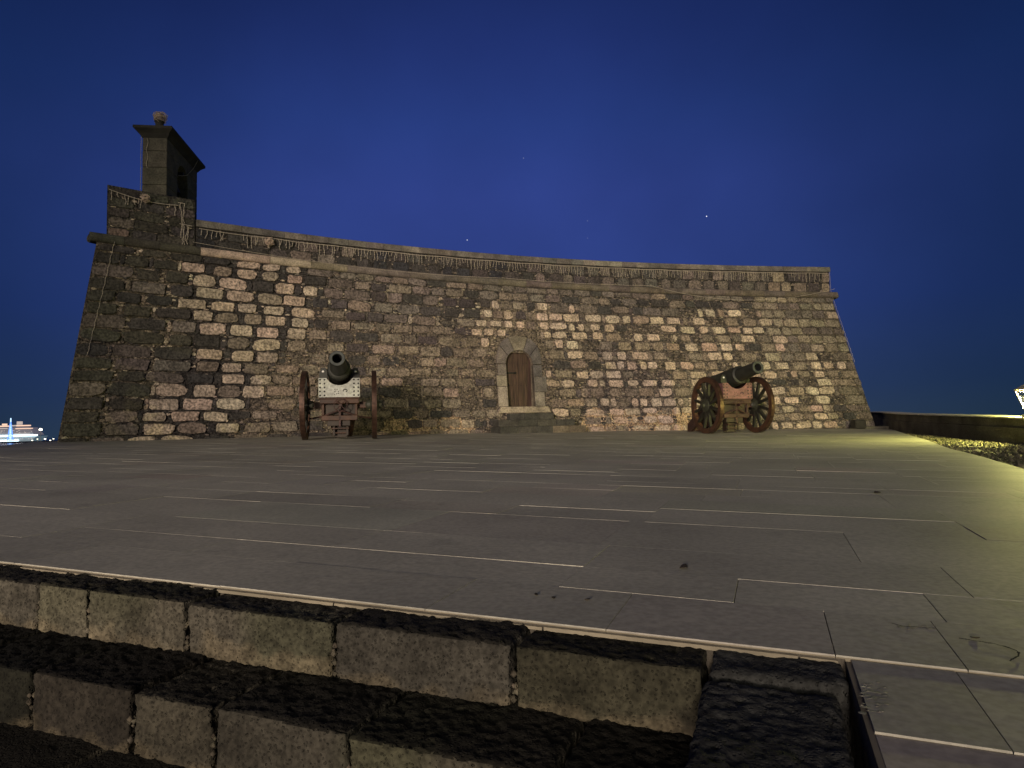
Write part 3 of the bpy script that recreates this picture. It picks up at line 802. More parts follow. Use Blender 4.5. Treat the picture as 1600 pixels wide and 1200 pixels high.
# fairy-light bundle on the finial and others (coiled wire with bulbs)
def bundle(center, r, nloops, name, label):
    b_ = MB(); c = Vector(center)
    for k in range(nloops):
        ax = Vector((random.gauss(0, 1), random.gauss(0, 1), random.gauss(0, 1))).normalized(); u = ax.orthogonal().normalized(); v = ax.cross(u); rr = r * U_(.55, 1.0)
        off = Vector((U_(-1, 1), U_(-.6, .6), U_(-1, 1))) * r * .25
        pts = [c + off + (u * math.cos(a) + v * math.sin(a)) * rr * (1 + .1 * math.sin(3 * a)) for a in [2 * math.pi * q_ / 10 for q_ in range(11)]]
        b_.tube(pts, .007, 'bulb_bundle', n=4, cap=False)
        for p in pts[::2]: b_.blob(p, .016, 'bulb_bundle')
    o = b_.build(name); o.data.transform(Matrix.Translation(-c)); o.location = c
    tag(o, label, 'string lights', 'bundled fairy lights on the fort'); return o
Pf = BR @ Vector((0.0, .30, 8.98))
bundle(Pf, .155, 34, 'light_bundle', 'ball of pale coiled fairy lights on top of the bell turret finial')
P = pp(-9.08, 6.50, .10); bundle(P, .10, 14, 'light_bundle', 'tangle of pale fairy lights on the corner block below the bell turret')
P = pp(-6.62, 5.86, .09); bundle(P, .12, 16, 'light_bundle', 'tangle of pale fairy lights hanging under the coping near the turret')

# ------------------------------------------------------------------ door, surround, sill
DP = Vector((DOOR_X, 0, 0))
def wall_pt(x, z, out=0):
    # solve wf for a given x at height z
    lo, hi = 0., 1.
    for _ in range(30):
        m_ = (lo + hi) / 2
        if wp(m_, z).x < x: lo = m_
        else: hi = m_
    return wp((lo + hi) / 2, z, out)
pbot = wall_pt(DOOR_X, 1.25); ptp = wall_pt(DOOR_X, 3.0)
nd = cn(pbot.x); xd = Vector((-nd.y, nd.x, 0)).normalized()
if xd.x < 0: xd = -xd
nd = Vector((xd.y, -xd.x, 0))
# local frame: X along the wall, Y into the wall, Z up
DX = Matrix(((xd.x, -nd.x, 0, pbot.x), (xd.y, -nd.y, 0, pbot.y), (0, 0, 1, 0), (0, 0, 0, 1)))
bat = (ptp - pbot).dot(-nd) / (3.0 - 1.25)                   # batter: metres back per metre up
ZD0, HW, ZS = 1.25, .475, 2.62                               # sill height, half width, spring line
ARCH_R = HW; 
def arch_pts(hw, zs_, rise, n=16):
    return [(-hw * math.cos(math.pi * k / n), zs_ + rise * math.sin(math.pi * k / n)) for k in range(n + 1)]
# recess tube (jambs + soffit)
su = MB()
def fy(z, out=0.): return bat * (z - ZD0) - out             # local y of the wall face at height z
inner = [(-HW, ZD0)] + arch_pts(HW, ZS, .47) + [(HW, ZD0)]
REC = .30
for k in range(len(inner) - 1):
    (xa, za), (xb, zb) = inner[k], inner[k + 1]
    su.add([DX @ Vector((xa, fy(za, .03), za)), DX @ Vector((xb, fy(zb, .03), zb)), DX @ Vector((xb, REC + .25, zb)), DX @ Vector((xa, REC + .25, za))], [(0, 1, 2, 3)], 'ashlar', (.22, .18, .13))
# voussoirs / jamb stones: 
def vblock(pts, col, out=.035):
    V = [DX @ Vector((x, fy(z, out), z)) for x, z in pts] + [DX @ Vector((x, fy(z, -.12), z)) for x, z in pts]
    n = len(pts); cxm = sum(p[0] for p in pts) / n; czm = sum(p[1] for p in pts) / n
    V2 = [DX @ Vector((x + (cxm - x) * .03, fy(z, out + .008), z + (czm - z) * .03)) for x, z in pts]
    V = V2 + V
    F = [tuple(range(n))] + [(i, (i + 1) % n, n + (i + 1) % n, n + i) for i in range(n)] + [(n + i, n + (i + 1) % n, 2 * n + (i + 1) % n, 2 * n + i) for i in range(n)]
    su.add(V, F, 'ashlar', col)
JW = .78
for side in (-1, 1):
    hs_ = [ZD0, 1.90, 2.26, ZS] if side < 0 else [ZD0, 1.72, 2.24, ZS]
    cl_ = [(.30, .26, .21), (.25, .22, .165), (.19, .165, .14)] if side < 0 else [(.22, .195, .16), (.15, .135, .12), (.12, .11, .105)]
    wds = [.80, .82, .76] if side < 0 else [.82, .92, .78]
    for k in range(3):
        a, b_ = hs_[k], hs_[k + 1]; x0, x1 = side * HW, side * wds[k]
        vblock([(x0, a + .006), (x1, a + .006), (x1, b_ - .006), (x0, b_ - .006)], cl_[k])
angs = [0, 36, 70, 110, 143, 180]; cl_ = [(.17, .145, .125), (.125, .11, .10), (.21, .185, .135), (.125, .112, .105), (.13, .118, .108)]
for k in range(5):
    a0, a1 = math.radians(angs[k] + .8), math.radians(angs[k + 1] - .8); n = 5
    inn = [(-HW * math.cos(a0 + (a1 - a0) * i / n), ZS + .47 * math.sin(a0 + (a1 - a0) * i / n)) for i in range(n + 1)]
    R1, R2 = .79, .93
    se = lambda v: math.copysign(abs(v) ** .80, v)
    outp = [(-R1 * se(math.cos(a1 + (a0 - a1) * i / n)), ZS + R2 * se(math.sin(a1 + (a0 - a1) * i / n))) for i in range(n + 1)]
    vblock(inn + outp, cl_[k])
vblock([(-.85, 1.05), (0.02, 1.05), (0.02, 1.245), (-.74, 1.245)], (.33, .28, .21), out=.10)
vblock([(0.03, 1.05), (.98, 1.05), (.90, 1.245), (0.03, 1.245)], (.30, .255, .19), out=.10)
su.add([DX @ Vector(p) for p in ((-HW, fy(ZD0, .05), ZD0 - .003), (HW, fy(ZD0, .05), ZD0 - .003), (HW, REC + .25, ZD0 - .003), (-HW, REC + .25, ZD0 - .003))], [(0, 1, 2, 3)], 'ashlar', (.2, .17, .13))
su.build('door_surround', castle, shift=CS)
dr = MB(); outl = [(-HW + .004, ZD0 + .01)] + arch_pts(HW - .004, ZS, .465) + [(HW - .004, ZD0 + .01)]
# planks: split the outline in vertical boards
def arch_h(x): return ZS + .465 * math.sqrt(max(0, 1 - (x / HW) ** 2))
bx = [-HW + .004, -.33, -.16, .01, .18, .34, HW - .004]
for i in range(6):
    x0, x1 = bx[i] + .003, bx[i + 1] - .003; n = 16
    pts = [(x0, ZD0 + .01), (x1, ZD0 + .01)] + [(x1 + (x0 - x1) * k / n, arch_h(x1 + (x0 - x1) * k / n)) for k in range(n + 1)]
    dr.prism(pts, REC - .01 + U_(-.004, .004), REC + .05, 'y', 'door_wood', X=DX)
dr.prism([(-HW, ZD0)] + arch_pts(HW, ZS, .47) + [(HW, ZD0)], REC + .052, REC + .08, 'y', 'door_wood', X=DX)
for zz in (1.45, 1.95, 2.68):          # rows of nail heads
    for k in range(9): dr.box(-.42 + k * .105 - .008, -.42 + k * .105 + .008, REC - .03, REC - .012, zz - .007, zz + .007, 'hinge_iron', X=DX)
door = dr.build('door', castle, shift=CS)
hb = MB(); hb.box(-.47, -.10, REC - .045, REC - .015, 2.33, 2.375, 'hinge_iron', X=DX); hb.box(-.12, -.06, REC - .05, REC - .015, 2.315, 2.39, 'hinge_iron', X=DX)
hb.build('bolt', door, shift=CS)
hb = MB(); hb.box(-.36, -.32, REC - .03, REC - .015, 1.92, 2.02, 'hinge_iron', X=DX, bev=.004); hb.build('keyhole_plate', door, shift=CS); hb = MB(); hb.lathe([(0, 0), (.035, 0), (.035, .02), (0, .02)], 12, 'hinge_iron', X=DX @ Matrix.Translation((-.41, REC - .04, 2.13)))
hb.build('door_knob', door, shift=CS)
# door steps
ds = MB(); gzd = gz(pbot.x, pbot.y)
def dstep(x0, x1, y0, z0, z1, cols):
    n = len(cols); 
    for i in range(n):
        a, b_ = x0 + (x1 - x0) * i / n, x0 + (x1 - x0) * (i + 1) / n
        ds.box(a + .003, b_ - .003, y0, .25, z0, z1, 'ashlar', cols[i], X=DX, bev=.008)
dk = [(.050, .049, .041), (.062, .058, .050), (.054, .052, .046), (.072, .068, .056)]
gl = gzd - .03
dstep(-1.12, 1.80, -.95, gl - .1, gl + .215, [dk[0], dk[1], dk[2], (.14, .115, .085), (.13, .105, .08)])
dstep(-1.05, 1.58, -.62, gl + .218, gl + .42, [dk[1], dk[0], dk[3], dk[2]])
dstep(-.55, .98, -.32, gl + .423, gl + .63, [dk[2], dk[0], dk[1]])
ds.build('door_steps', castle, shift=CS)

# ------------------------------------------------------------------ fairy light strings
def string_obj(name, label, group, fn):
    b_ = MB(); fn(b_); xs = [p[0] for p in b_.v]; ys = [p[1] for p in b_.v]; zs_ = [p[2] for p in b_.v]
    c = Vector((sum(xs) / len(xs), sum(ys) / len(ys), min(zs_)))
    o = b_.build(name); o.data.transform(Matrix.Translation(-c)); o.location = c; tag(o, label, 'string lights', group); return o
def icicles(b_, x0, x1, zf, out, lmin, lmax, step):
    pts = []; x = x0
    while x < x1:
        pts.append(pp(x, zf(x) - .025 * abs(math.sin((x - x0) * 2.1)), out)); x += .12
    b_.tube(pts, .010, 'wire', n=4)
    x = x0 + .05
    while x < x1 - .02:
        if noise.noise(Vector((x * 1.3, 4, 4))) > -.22:
            l = U_(lmin, lmax); z0 = zf(x); p = [(x, z0)]; n = max(2, int(l / .06))
            for k in range(n): p.append((p[-1][0] + U_(-.022, .022), z0 - l * (k + 1) / n))
            b_.tube([pp(a, c, out + U_(0, .02)) for a, c in p], .006, 'wire', n=3, cap=False)
            for a, c in p[1:]: b_.blob(pp(a, c, out + .012), .0145, 'wire')
        x += step * U_(.6, 1.5)
    return
G = 'icicle fairy lights along the fort top'
def _f(b_): icicles(b_, XL + .05, XR - .05, lambda x: ptop(x) - .235, .055, .10, .36, .078)
string_obj('icicle_lights', 'long curtain of pale icicle lights hanging below the coping slabs of the parapet', G, _f)
def _f(b_):
    icicles(b_, TX0 + .02, TX1 - .22, lambda x: TZ - .12 - (x - TX0) * .02 - .10 * math.sin((x - TX0) * 2), .05, .06, .34, .085)
    icicles(b_, TX1 - .33, TX1 - .18, lambda x: 6.55, .06, .6, 1.15, .06)
    icicles(b_, TX1 - .30, TX1 - .06, lambda x: 6.0, .06, .3, .6, .06)
string_obj('icicle_lights', 'short icicle lights draped on the corner block under the bell turret', G, _f)
def rope(b_, pts, r=.005, bulb=.010, st=.055):
    b_.tube(pts, r, 'wire', n=4)
    acc = 0
    for a, c in zip(pts, pts[1:]):
        d = (c - a).length; k = max(1, int(d / st))
        for q_ in range(k): b_.blob(a.lerp(c, q_ / k) + Vector((0, -.008, U_(-.008, .008))), bulb, 'wire')
G2 = 'rope light garlands on the fort wall'
def sag(x0, z0, x1, z1, s_, out0=.24, n=60):
    return [pp(x0 + (x1 - x0) * i / n, z0 + (z1 - z0) * i / n - s_ * 4 * (i / n) * (1 - i / n), out0) for i in range(n + 1)]
string_obj('light_garland', 'rope light lying along the string course right of the corner block', G2, lambda b_: rope(b_, sag(-8.2, ZC + .30, -.3, ZC + .22, .10, .13)))
string_obj('light_garland', 'rope light along the string course above the arched door', G2, lambda b_: rope(b_, sag(-.3, ZC + .22, 4.9, ZC + .24, .03, .17)))
string_obj('light_garland', 'long sagging rope light below the string course at the right end', G2, lambda b_: rope(b_, sag(4.9, ZC + .24, 12.25, ZC + .30, .46, .22)))
string_obj('light_garland', 'rope light running down the left corner of the fort', G2, lambda b_: rope(b_, [wp(.0125 - .0045 * k / 40 + .0003 * math.sin(k * 1.7), ZC + .1 - 2.9 * k / 40, .05) for k in range(41)]))
string_obj('light_garland', 'rope light running down the right corner of the fort', G2, lambda b_: rope(b_, [pp(12.2, ptop(12.2) - .2, .03), pp(12.22, ZC + .3, .03)] + [wp(1.0 + .0005 * math.sin(k * 2), ZC + .1 - 2.6 * k / 40, .03) + Vector((.015, 0, 0)) for k in range(41)]))
string_obj('light_garland', 'rope light hanging down the left edge of the bell turret', G2, lambda b_: rope(b_, [BR @ Vector(p) for p in ((-.32, -.02, 8.30), (-.325, -.03, 7.9), (-.32, -.03, 7.4), (-.33, -.02, 6.75))], bulb=.012))
string_obj('light_garland', 'short rope light on the front face of the bell turret', G2, lambda b_: rope(b_, [BR @ Vector((-.17 + .02 * math.sin(k), -.03, 8.26 - .06 * k)) for k in range(14)], bulb=.012))
string_obj('light_garland', 'thin rope light slanting across the bell opening of the turret', G2, lambda b_: rope(b_, [BR @ Vector(p) for p in ((.46, 1.9, 8.48), (.40, 1.75, 8.2), (.34, 1.4, 7.85), (.32, 1.05, 7.7), (.31, .80, 7.62))], bulb=.010))

# ------------------------------------------------------------------ cannons
def cannon(loc, rz, plate_m, body_m, label):
    root = empty('cannon', loc, rz); tag(root, label, 'cannon', 'old cannons in front of the fort wall')
    RW, TR = .82, .80                                   # wheel radius, half track
    for sx in (-1, 1):
        wh = empty('wheel', (sx * TR, 0, RW)); wh.parent = root
        T = Matrix.Rotation(math.radians(90), 4, 'Z')   # lathe axis Y -> X
        b_ = MB(); b_.lathe([(RW - .150, -.05), (RW - .018, -.055), (RW - .018, .055), (RW - .150, .05)], 48, 'brown_wood', X=T, closed=True); b_.build('rim', wh)
        b_ = MB(); b_.lathe([(RW - .018, -.057), (RW, -.053), (RW, .053), (RW - .018, .057)], 64, 'tyre_iron', X=T, closed=True); b_.build('tyre', wh, smooth=False)
        b_ = MB(); o_ = sx
        b_.lathe([(0, -.17 * o_), (.075, -.17 * o_), (.09, -.10 * o_), (.185, -.07 * o_), (.195, 0), (.185, .07 * o_), (.115, .10 * o_), (.105, .17 * o_), (.075, .21 * o_), (.065, .22 * o_), (0, .22 * o_)], 24, 'hub_green', X=T)
        b_.build('hub', wh)
        for k in range(12):
            a = 2 * math.pi * (k + .5) / 12; ca, sa = math.cos(a), math.sin(a)
            b_ = MB(); d = Vector((0, ca, sa)); n = Vector((0, -sa, ca)); xx = Vector((1, 0, 0)); V = []
            for rr, hw, ht in ((.13, .044, .05), (.30, .038, .042), (.70, .030, .034)):
                for (p, q_) in ((-1, -1), (1, -1), (1, 1), (-1, 1)): V.append(d * rr + n * p * hw + xx * (q_ * ht + sx * (.06 * (rr - .5) - .0)))
            F = [(0, 1, 2, 3), (8, 9, 10, 11)] + [(r * 4 + i, r * 4 + (i + 1) % 4, r * 4 + 4 + (i + 1) % 4, r * 4 + 4 + i) for r in (0, 1) for i in range(4)]
            b_.add(V, F, 'spoke_wood'); b_.build('spoke', wh)
    b_ = MB(); b_.tube([(-TR - .05, 0, RW), (TR + .05, 0, RW)], .05, body_m, n=12); b_.box(-.62, .62, -.07, .07, RW - .08, RW + .07, body_m, bev=.01); b_.build('axle', root)
    # carriage: two cheeks, transoms and trail
    b_ = MB()
    for sx in (-1, 1):
        xa = sx * .42
        prof = [(-.30, .98), (-.30, 1.36), (-.18, 1.46), (.30, 1.46), (.62, 1.20), (2.05, .40), (2.30, .30), (2.32, .05), (2.05, .06), (.75, .62), (.35, .72), (.0, .74)]
        for i in range(1):
            V = [(xa + sx * (.0 - max(0, y - .3) * .11), y, z) for y, z in prof] + [(xa - sx * .085 - sx * max(0, y - .3) * .11, y, z) for y, z in prof]
            n = len(prof)
            # split in convex quads strips for clean faces
            F = [tuple(range(n)), tuple(range(n, 2 * n))] + [(k, (k + 1) % n, n + (k + 1) % n, n + k) for k in range(n)]
            b_.add(V, F, body_m)
    b_.box(-.40, .40, -.28, -.18, .96, 1.04, body_m, bev=.008)
    b_.box(-.22, .22, 2.05, 2.25, .08, .26, body_m, bev=.01)
    b_.box(-.30, .30, 1.0, 1.15, .52, .72, body_m, bev=.01)
    b_.build('carriage', root)
    # riveted breastplate with half-round cut
    b_ = MB(); W2, zt, zb, rc = .47, 1.44, .99, .285
    cz, cr_ = 1.615, .345
    xs = sorted(set([-W2, W2] + [round(-.298 + .596 * i / 16, 4) for i in range(17)]))
    def topz(x): return zt if abs(x) >= .298 else cz - math.sqrt(cr_ ** 2 - x * x)
    for xa, xb in zip(xs, xs[1:]):
        b_.prism([(xa, zb), (xb, zb), (xb, topz(xb)), (xa, topz(xa))], -.335, -.305, 'y', plate_m)
    b_.prism([(-W2, zb + .001), (-W2 + .03, zb + .001), (-W2 + .03, zt - .001), (-W2, zt - .001)], -.304, .0, 'y', plate_m)
    b_.prism([(W2 - .03, zb + .001), (W2, zb + .001), (W2, zt - .001), (W2 - .03, zt - .001)], -.304, .0, 'y', plate_m)
    for sx in (-1, 1):
        for xx in (W2 - .035, W2 - .135):
            for k in range(5): b_.lathe([(0, -.352), (.010, -.350), (.022, -.336), (.022, -.33)], 8, 'rivet', X=Matrix.Translation((sx * xx, 0, zb + .045 + k * .092)))
    for xx, zz in ((-.10, 1.17), (-.05, 1.17), (-.02, 1.12), (-.10, 1.12), (-.06, 1.07), (-.11, 1.05), (-.02, 1.08)): b_.lathe([(0, -.345), (.012, -.343), (.012, -.333)], 8, 'rivet', X=Matrix.Translation((xx, 0, zz)))
    bp_ = b_.build('breastplate', root)
    b_ = MB(); pts = [(.13 + .045 * math.cos(a), -.345, 1.14 + .035 * math.sin(a)) for a in [math.pi * (1.15 - 1.5 * k / 8) for k in range(9)]]; b_.tube(pts, .009, 'rivet', n=6); b_.build('hook', bp_)
    # trunnion brackets with pale bolts
    for sx in (-1, 1):
        b_ = MB(); b_.prism([(sx * .27, 1.44), (sx * .46, 1.44), (sx * .46, 1.56), (sx * .42, 1.68), (sx * .33, 1.70), (sx * .28, 1.62)], -.24, .06, 'y', 'gunmetal')
        b_.lathe([(0, -.262), (.022, -.26), (.03, -.24)], 10, 'white_bolt', X=Matrix.Translation((sx * .37, 0, 1.60))); b_.build('bracket', root)
    # barrel
    el = math.radians(8.8)
    X = Matrix.Translation((0, -.05, 1.59)) @ Matrix.Rotation(-el, 4, 'X') @ Matrix.Diagonal((.94, 1, .94, 1))
    b_ = MB()
    b_.lathe([(0, 1.22), (.06, 1.22), (.085, 1.17), (.07, 1.12), (.06, 1.09), (.16, 1.06), (.25, 1.02), (.30, .96), (.305, .88), (.315, .87), (.315, .80), (.30, .79), (.295, .2), (.285, -.18), (.28, -.42),
              (.272, -.47), (.245, -.49), (.215, -.50), (.205, -.56), (.185, -1.0), (.172, -1.18), (.176, -1.21), (.186, -1.24), (.189, -1.30), (.180, -1.33)], 40, 'gunmetal', X=X)
    b_.tube([X @ Vector((-.46, 0, 0)), X @ Vector((.46, 0, 0))], .085, 'gunmetal', n=14)
    br = b_.build('barrel', root, smooth=False)
    for p in br.data.polygons: p.use_smooth = True
    br.data.set_sharp_from_angle(angle=math.radians(35))
    b_ = MB(); b_.lathe([(.180, -1.33), (.172, -1.338), (.118, -1.336), (.110, -1.325)], 40, 'gunface', X=X); b_.lathe([(.110, -1.325), (.108, -.6), (0, -.6)], 32, 'bore', X=X); b_.build('muzzle', br)
    # elevating handwheel and lower gear
    b_ = MB(); c0 = Vector((.03, -.40, .80))
    b_.tube([c0 + Vector((.15 * math.cos(a), 0, .15 * math.sin(a))) for a in [2 * math.pi * k / 20 for k in range(21)]], .010, 'rust_red', n=6, cap=False)
    for k in range(4):
        a = math.pi / 4 + k * math.pi / 2; b_.tube([c0, c0 + Vector((.15 * math.cos(a), 0, .15 * math.sin(a)))], .012, 'rust_red', n=6)
    b_.tube([c0 + Vector((0, -.03, 0)), c0 + Vector((0, .2, 0))], .032, 'rust_red', n=10); b_.build('handwheel', root)
    b_ = MB()
    b_.box(-.45, .45, -.30, .25, .84, .955, body_m, bev=.012)
    b_.box(-.465, .465, -.31, -.12, .955, .985, body_m, bev=.005)
    b_.box(-.38, .38, -.12, .3, .575, .835, 'green_wood', bev=.01); b_.box(-.41, -.35, -.20, .2, .57, .84, body_m, bev=.01); b_.box(.35, .41, -.20, .2, .57, .84, body_m, bev=.01)
    b_.box(-.41, .41, -.24, -.06, .45, .565, body_m, bev=.008)
    b_.box(-.29, .24, -.16, .0, .32, .455, 'green_wood' , bev=.008)
    b_.box(-.19, .21, -.10, .12, .245, .275, body_m, bev=.006)
    b_.box(-.19, .21, .0, .25, .14, .17, body_m, bev=.006)
    b_.box(-.02, .03, -.24, -.22, .30, .80, 'rust_red', bev=.004)
    b_.box(-.17, -.12, -.02, .03, .10, .46, 'green_wood'); b_.box(.14, .19, -.02, .03, .10, .46, 'green_wood')
    b_.box(-.14, .16, .10, .30, .05, .40, 'green_wood', bev=.006)
    b_.build('undercarriage', root)
    for sx in (-1, 1):
        b_ = MB(); b_.tube([(sx * .04, -.26, .68), (sx * .40, -.20, .54), (sx * (TR - .10), -.02, .50)], .022, 'rust_red', n=8); b_.build('brace', root)
    return root
c1 = (-4.12, 16.05); c2 = (6.36, 19.5)
cannon((c1[0], c1[1], gz(*c1)), math.radians(12.0), 'white_plate', 'brown_wood', 'cannon with pale riveted breastplate, muzzle facing the viewer, left of the door')
cannon((c2[0], c2[1], gz(*c2)), math.radians(13.8), 'pink_plate', 'rust_red', 'cannon with reddish breastplate and muzzle turned right, on the right of the door')

# ------------------------------------------------------------------ low parapet on the right with lantern
lw = empty('low_wall', (11.0, 14.0, gz(11, 14) - .1)); tag(lw, 'low dark stone parapet with whitewashed top at the right edge of the terrace', 'wall'); LS = tuple(lw.location)
LWP = [(14.5, 27.5), (13.9, 25.5), (12.7, 22.2), (11.6, 18.6), (10.75, 15.6), (10.1, 13.3), (9.75, 11.0), (9.6, 8.0)]
def lwz(i): return gz(*LWP[i])
bodyb = MB(); capb = MB()
def off(i, d):
    a = Vector(LWP[max(0, i - 1)]); c = Vector(LWP[min(len(LWP) - 1, i + 1)]); t_ = (c - a).normalized(); n = Vector((-t_.y, t_.x))
    if n.x < 0: n = -n
    p = Vector(LWP[i]) + n * d; return p
H1 = [.62, .60, .55, .52, .50, .47, .43, .42]
def seg_mesh(mbx, d0, d1, zlo, zhi, m_, c=(.3, .3, .3), sub=6):
    P = []
    for i in range(len(LWP) - 1):
        for k in range(sub):
            f = k / sub; a0, a1 = off(i, d0), off(i + 1, d0); b0, b1 = off(i, d1), off(i + 1, d1); g = lwz(i) * (1 - f) + lwz(i + 1) * f; h = H1[i] * (1 - f) + H1[i + 1] * f
            P.append((a0.lerp(a1, f), b0.lerp(b1, f), g, h))
    i = len(LWP) - 1; P.append((off(i, d0), off(i, d1), lwz(i), H1[i]))
    V = []
    for a, b_, g, h in P:
        j = .012 * noise.noise(Vector((a.x * 3, a.y * 3, zlo)))
        V += [(a.x + j, a.y, g + zlo(h)), (a.x + j, a.y, g + zhi(h)), (b_.x, b_.y, g + zhi(h)), (b_.x, b_.y, g + zlo(h))]
    F = [(0, 1, 2, 3), tuple((len(P) - 1) * 4 + k for k in range(4))]
    for i in range(len(P) - 1):
        for k in range(4): F.append((i * 4 + k, i * 4 + (k + 1) % 4, i * 4 + 4 + (k + 1) % 4, i * 4 + 4 + k))
    mbx.add(V, F, m_, c)
noise_n = noise.noise
def seg2(mbx, d0, d1, flo, fhi, m_):
    seg_mesh_(mbx, d0, d1, flo, fhi, m_)
def seg_mesh_(mbx, d0, d1, flo, fhi, m_, sub=6):
    P = []
    n_ = len(LWP) - 1
    for i in range(n_):
        for k in range(sub):
            f = k / sub; P.append((off(i, d0).lerp(off(i + 1, d0), f), off(i, d1).lerp(off(i + 1, d1), f), lwz(i) * (1 - f) + lwz(i + 1) * f, H1[i] * (1 - f) + H1[i + 1] * f))
    P.append((off(n_, d0), off(n_, d1), lwz(n_), H1[n_])); V = []
    for a, b_, g, h in P:
        j = .015 * noise.noise(Vector((a.x * 3, a.y * 3, 2)))
        V += [(a.x + j, a.y, g + flo(h)), (a.x + j, a.y, g + fhi(h)), (b_.x, b_.y, g + fhi(h)), (b_.x, b_.y, g + flo(h))]
    F = [(0, 1, 2, 3), tuple((len(P) - 1) * 4 + k for k in range(4))]
    for i in range(len(P) - 1):
        for k in range(4): F.append((i * 4 + k, i * 4 + (k + 1) % 4, i * 4 + 4 + (k + 1) % 4, i * 4 + 4 + k))
    mbx.add(V, F, m_)
seg_mesh_(bodyb, 0, .50, lambda h: -.3, lambda h: h * .55, 'kerb_stone'); seg_mesh_(bodyb, .05, .48, lambda h: h * .55 + .002, lambda h: h - .032, 'kerb_stone')
bodyb.build('wall_body', lw, shift=LS)
seg_mesh_(capb, -.02, .55, lambda h: h - .030, lambda h: h, 'whitewash'); capb.build('wall_cap', lw, shift=LS)
# small dark block at the fort's right foot
cbk = MB(); g_ = gz(12.5, 24.0)
cbk.box(-.30, .08, -.05, .4, 0, .34, 'roof_dark', bev=.05); cbk.box(-.28, .9, .0, .45, -.02, .09, 'kerb_stone', bev=.02)
o = cbk.build('corner_stone'); o.location = (12.45, 23.9, g_); tag(o, 'small dark stone block at the right foot of the fort', 'stone block')

# lantern standing on the low wall
lp = off(5, .20); lx, ly = lp.x, lp.y; lz = lwz(5) + H1[5] + .001
lan = empty('wall_lantern', (lx, ly, lz)); tag(lan, 'glowing four-sided lantern on the low wall at the right edge', 'lantern')
b_ = MB(); b_.box(-.16, .16, -.16, .16, 0, .06, 'lamp_metal', bev=.01); b_.box(-.11, .11, -.11, .11, .06, .13, 'rust_red', bev=.01); b_.box(-.13, .13, -.13, .13, .13, .17, 'lamp_metal', bev=.008); b_.build('lantern_base', lan)
b_ = MB()
zb_, zt_ = .17, .53; r0, r1 = .125, .21
for sx in (-1, 1):
    for sy in (-1, 1): b_.tube([(sx * r0, sy * r0, zb_), (sx * r1, sy * r1, zt_)], .016, 'whitewash', n=6)
for r_, z_ in ((r0, zb_ + .01), (r1, zt_)):
    for a in range(4):
        p = [(-r_, -r_, z_), (r_, -r_, z_), (r_, r_, z_), (-r_, r_, z_)]; b_.tube([p[a], p[(a + 1) % 4]], .016, 'whitewash', n=6)
b_.build('lantern_frame', lan)
b_ = MB(); V = [(-r0, -r0, zb_), (r0, -r0, zb_), (r0, r0, zb_), (-r0, r0, zb_), (-r1, -r1, zt_), (r1, -r1, zt_), (r1, r1, zt_), (-r1, r1, zt_)]
V = [(x * .97, y * .97, z) for x, y, z in V]; b_.add(V, [(i, (i + 1) % 4, 4 + (i + 1) % 4, 4 + i) for i in range(4)], 'lantern_glass'); b_.build('glass', lan)
b_ = MB(); b_.add([(-r1 - .03, -r1 - .03, zt_ + .02), (r1 + .03, -r1 - .03, zt_ + .02), (r1 + .03, r1 + .03, zt_ + .02), (-r1 - .03, r1 + .03, zt_ + .02), (-.06, -.06, zt_ + .17), (.06, -.06, zt_ + .17), (.06, .06, zt_ + .17), (-.06, .06, zt_ + .17)],
       [(0, 1, 2, 3), (4, 5, 6, 7)] + [(i, (i + 1) % 4, 4 + (i + 1) % 4, 4 + i) for i in range(4)], 'lamp_metal')
b_.lathe([(0, .0), (.05, 0), (.03, .05), (.035, .08), (0, .12)], 10, 'lamp_metal', X=Matrix.Translation((0, 0, zt_ + .17)) @ Matrix.Rotation(math.radians(90), 4, 'X')); b_.build('lantern_cap', lan)
b_ = MB(); b_.lathe([(0, -.06), (.05, -.05), (.075, 0), (.05, .05), (0, .06)], 14, 'lantern_glow', X=Matrix.Translation((0, 0, .42)) @ Matrix.Rotation(math.radians(90), 4, 'X')); b_.build('bulb', lan, smooth=True)
lamp('POINT', 'lantern_light', (lx, ly, lz + .42), None, 3000, (1.0, .94, .26), shadow_soft_size=.09)

# ------------------------------------------------------------------ rough strip between paving and wall
random.seed(11)
gb = MB()
for _ in range(7000):
    y = U_(4, 24.5); f = R_()
    xr = edge_x(EDGE_R, y) + .05
    xw = edge_x([(p[0], p[1]) for p in LWP], y) - .05
    x = xr + (xw - xr) * f
    if x > 14: continue
    dns = noise.noise(Vector((x * 1.2, y * .8, 0)))
    if dns < -.25: continue
    s = U_(.012, .045) * (1 + .4 * dns); zc_ = gz(x, y) - .075 + .035 * noise.noise(Vector((x * .8, y * .8, 0)))
    c = jit(random.choice(((.11, .10, .065), (.075, .07, .045), (.17, .155, .10), (.05, .046, .035))), .2)
    V = [(x + s * U_(.6, 1.2) * math.cos(a), y + s * U_(.6, 1.2) * math.sin(a), zc_ - .02) for a in [2 * math.pi * k / 5 for k in range(5)]] + [(x + s * .3 * U_(-1, 1), y + s * .3 * U_(-1, 1), zc_ + s * U_(.5, 1.1))]
    gb.add(V, [(k, (k + 1) % 5, 5) for k in range(5)], 'gravel', c)
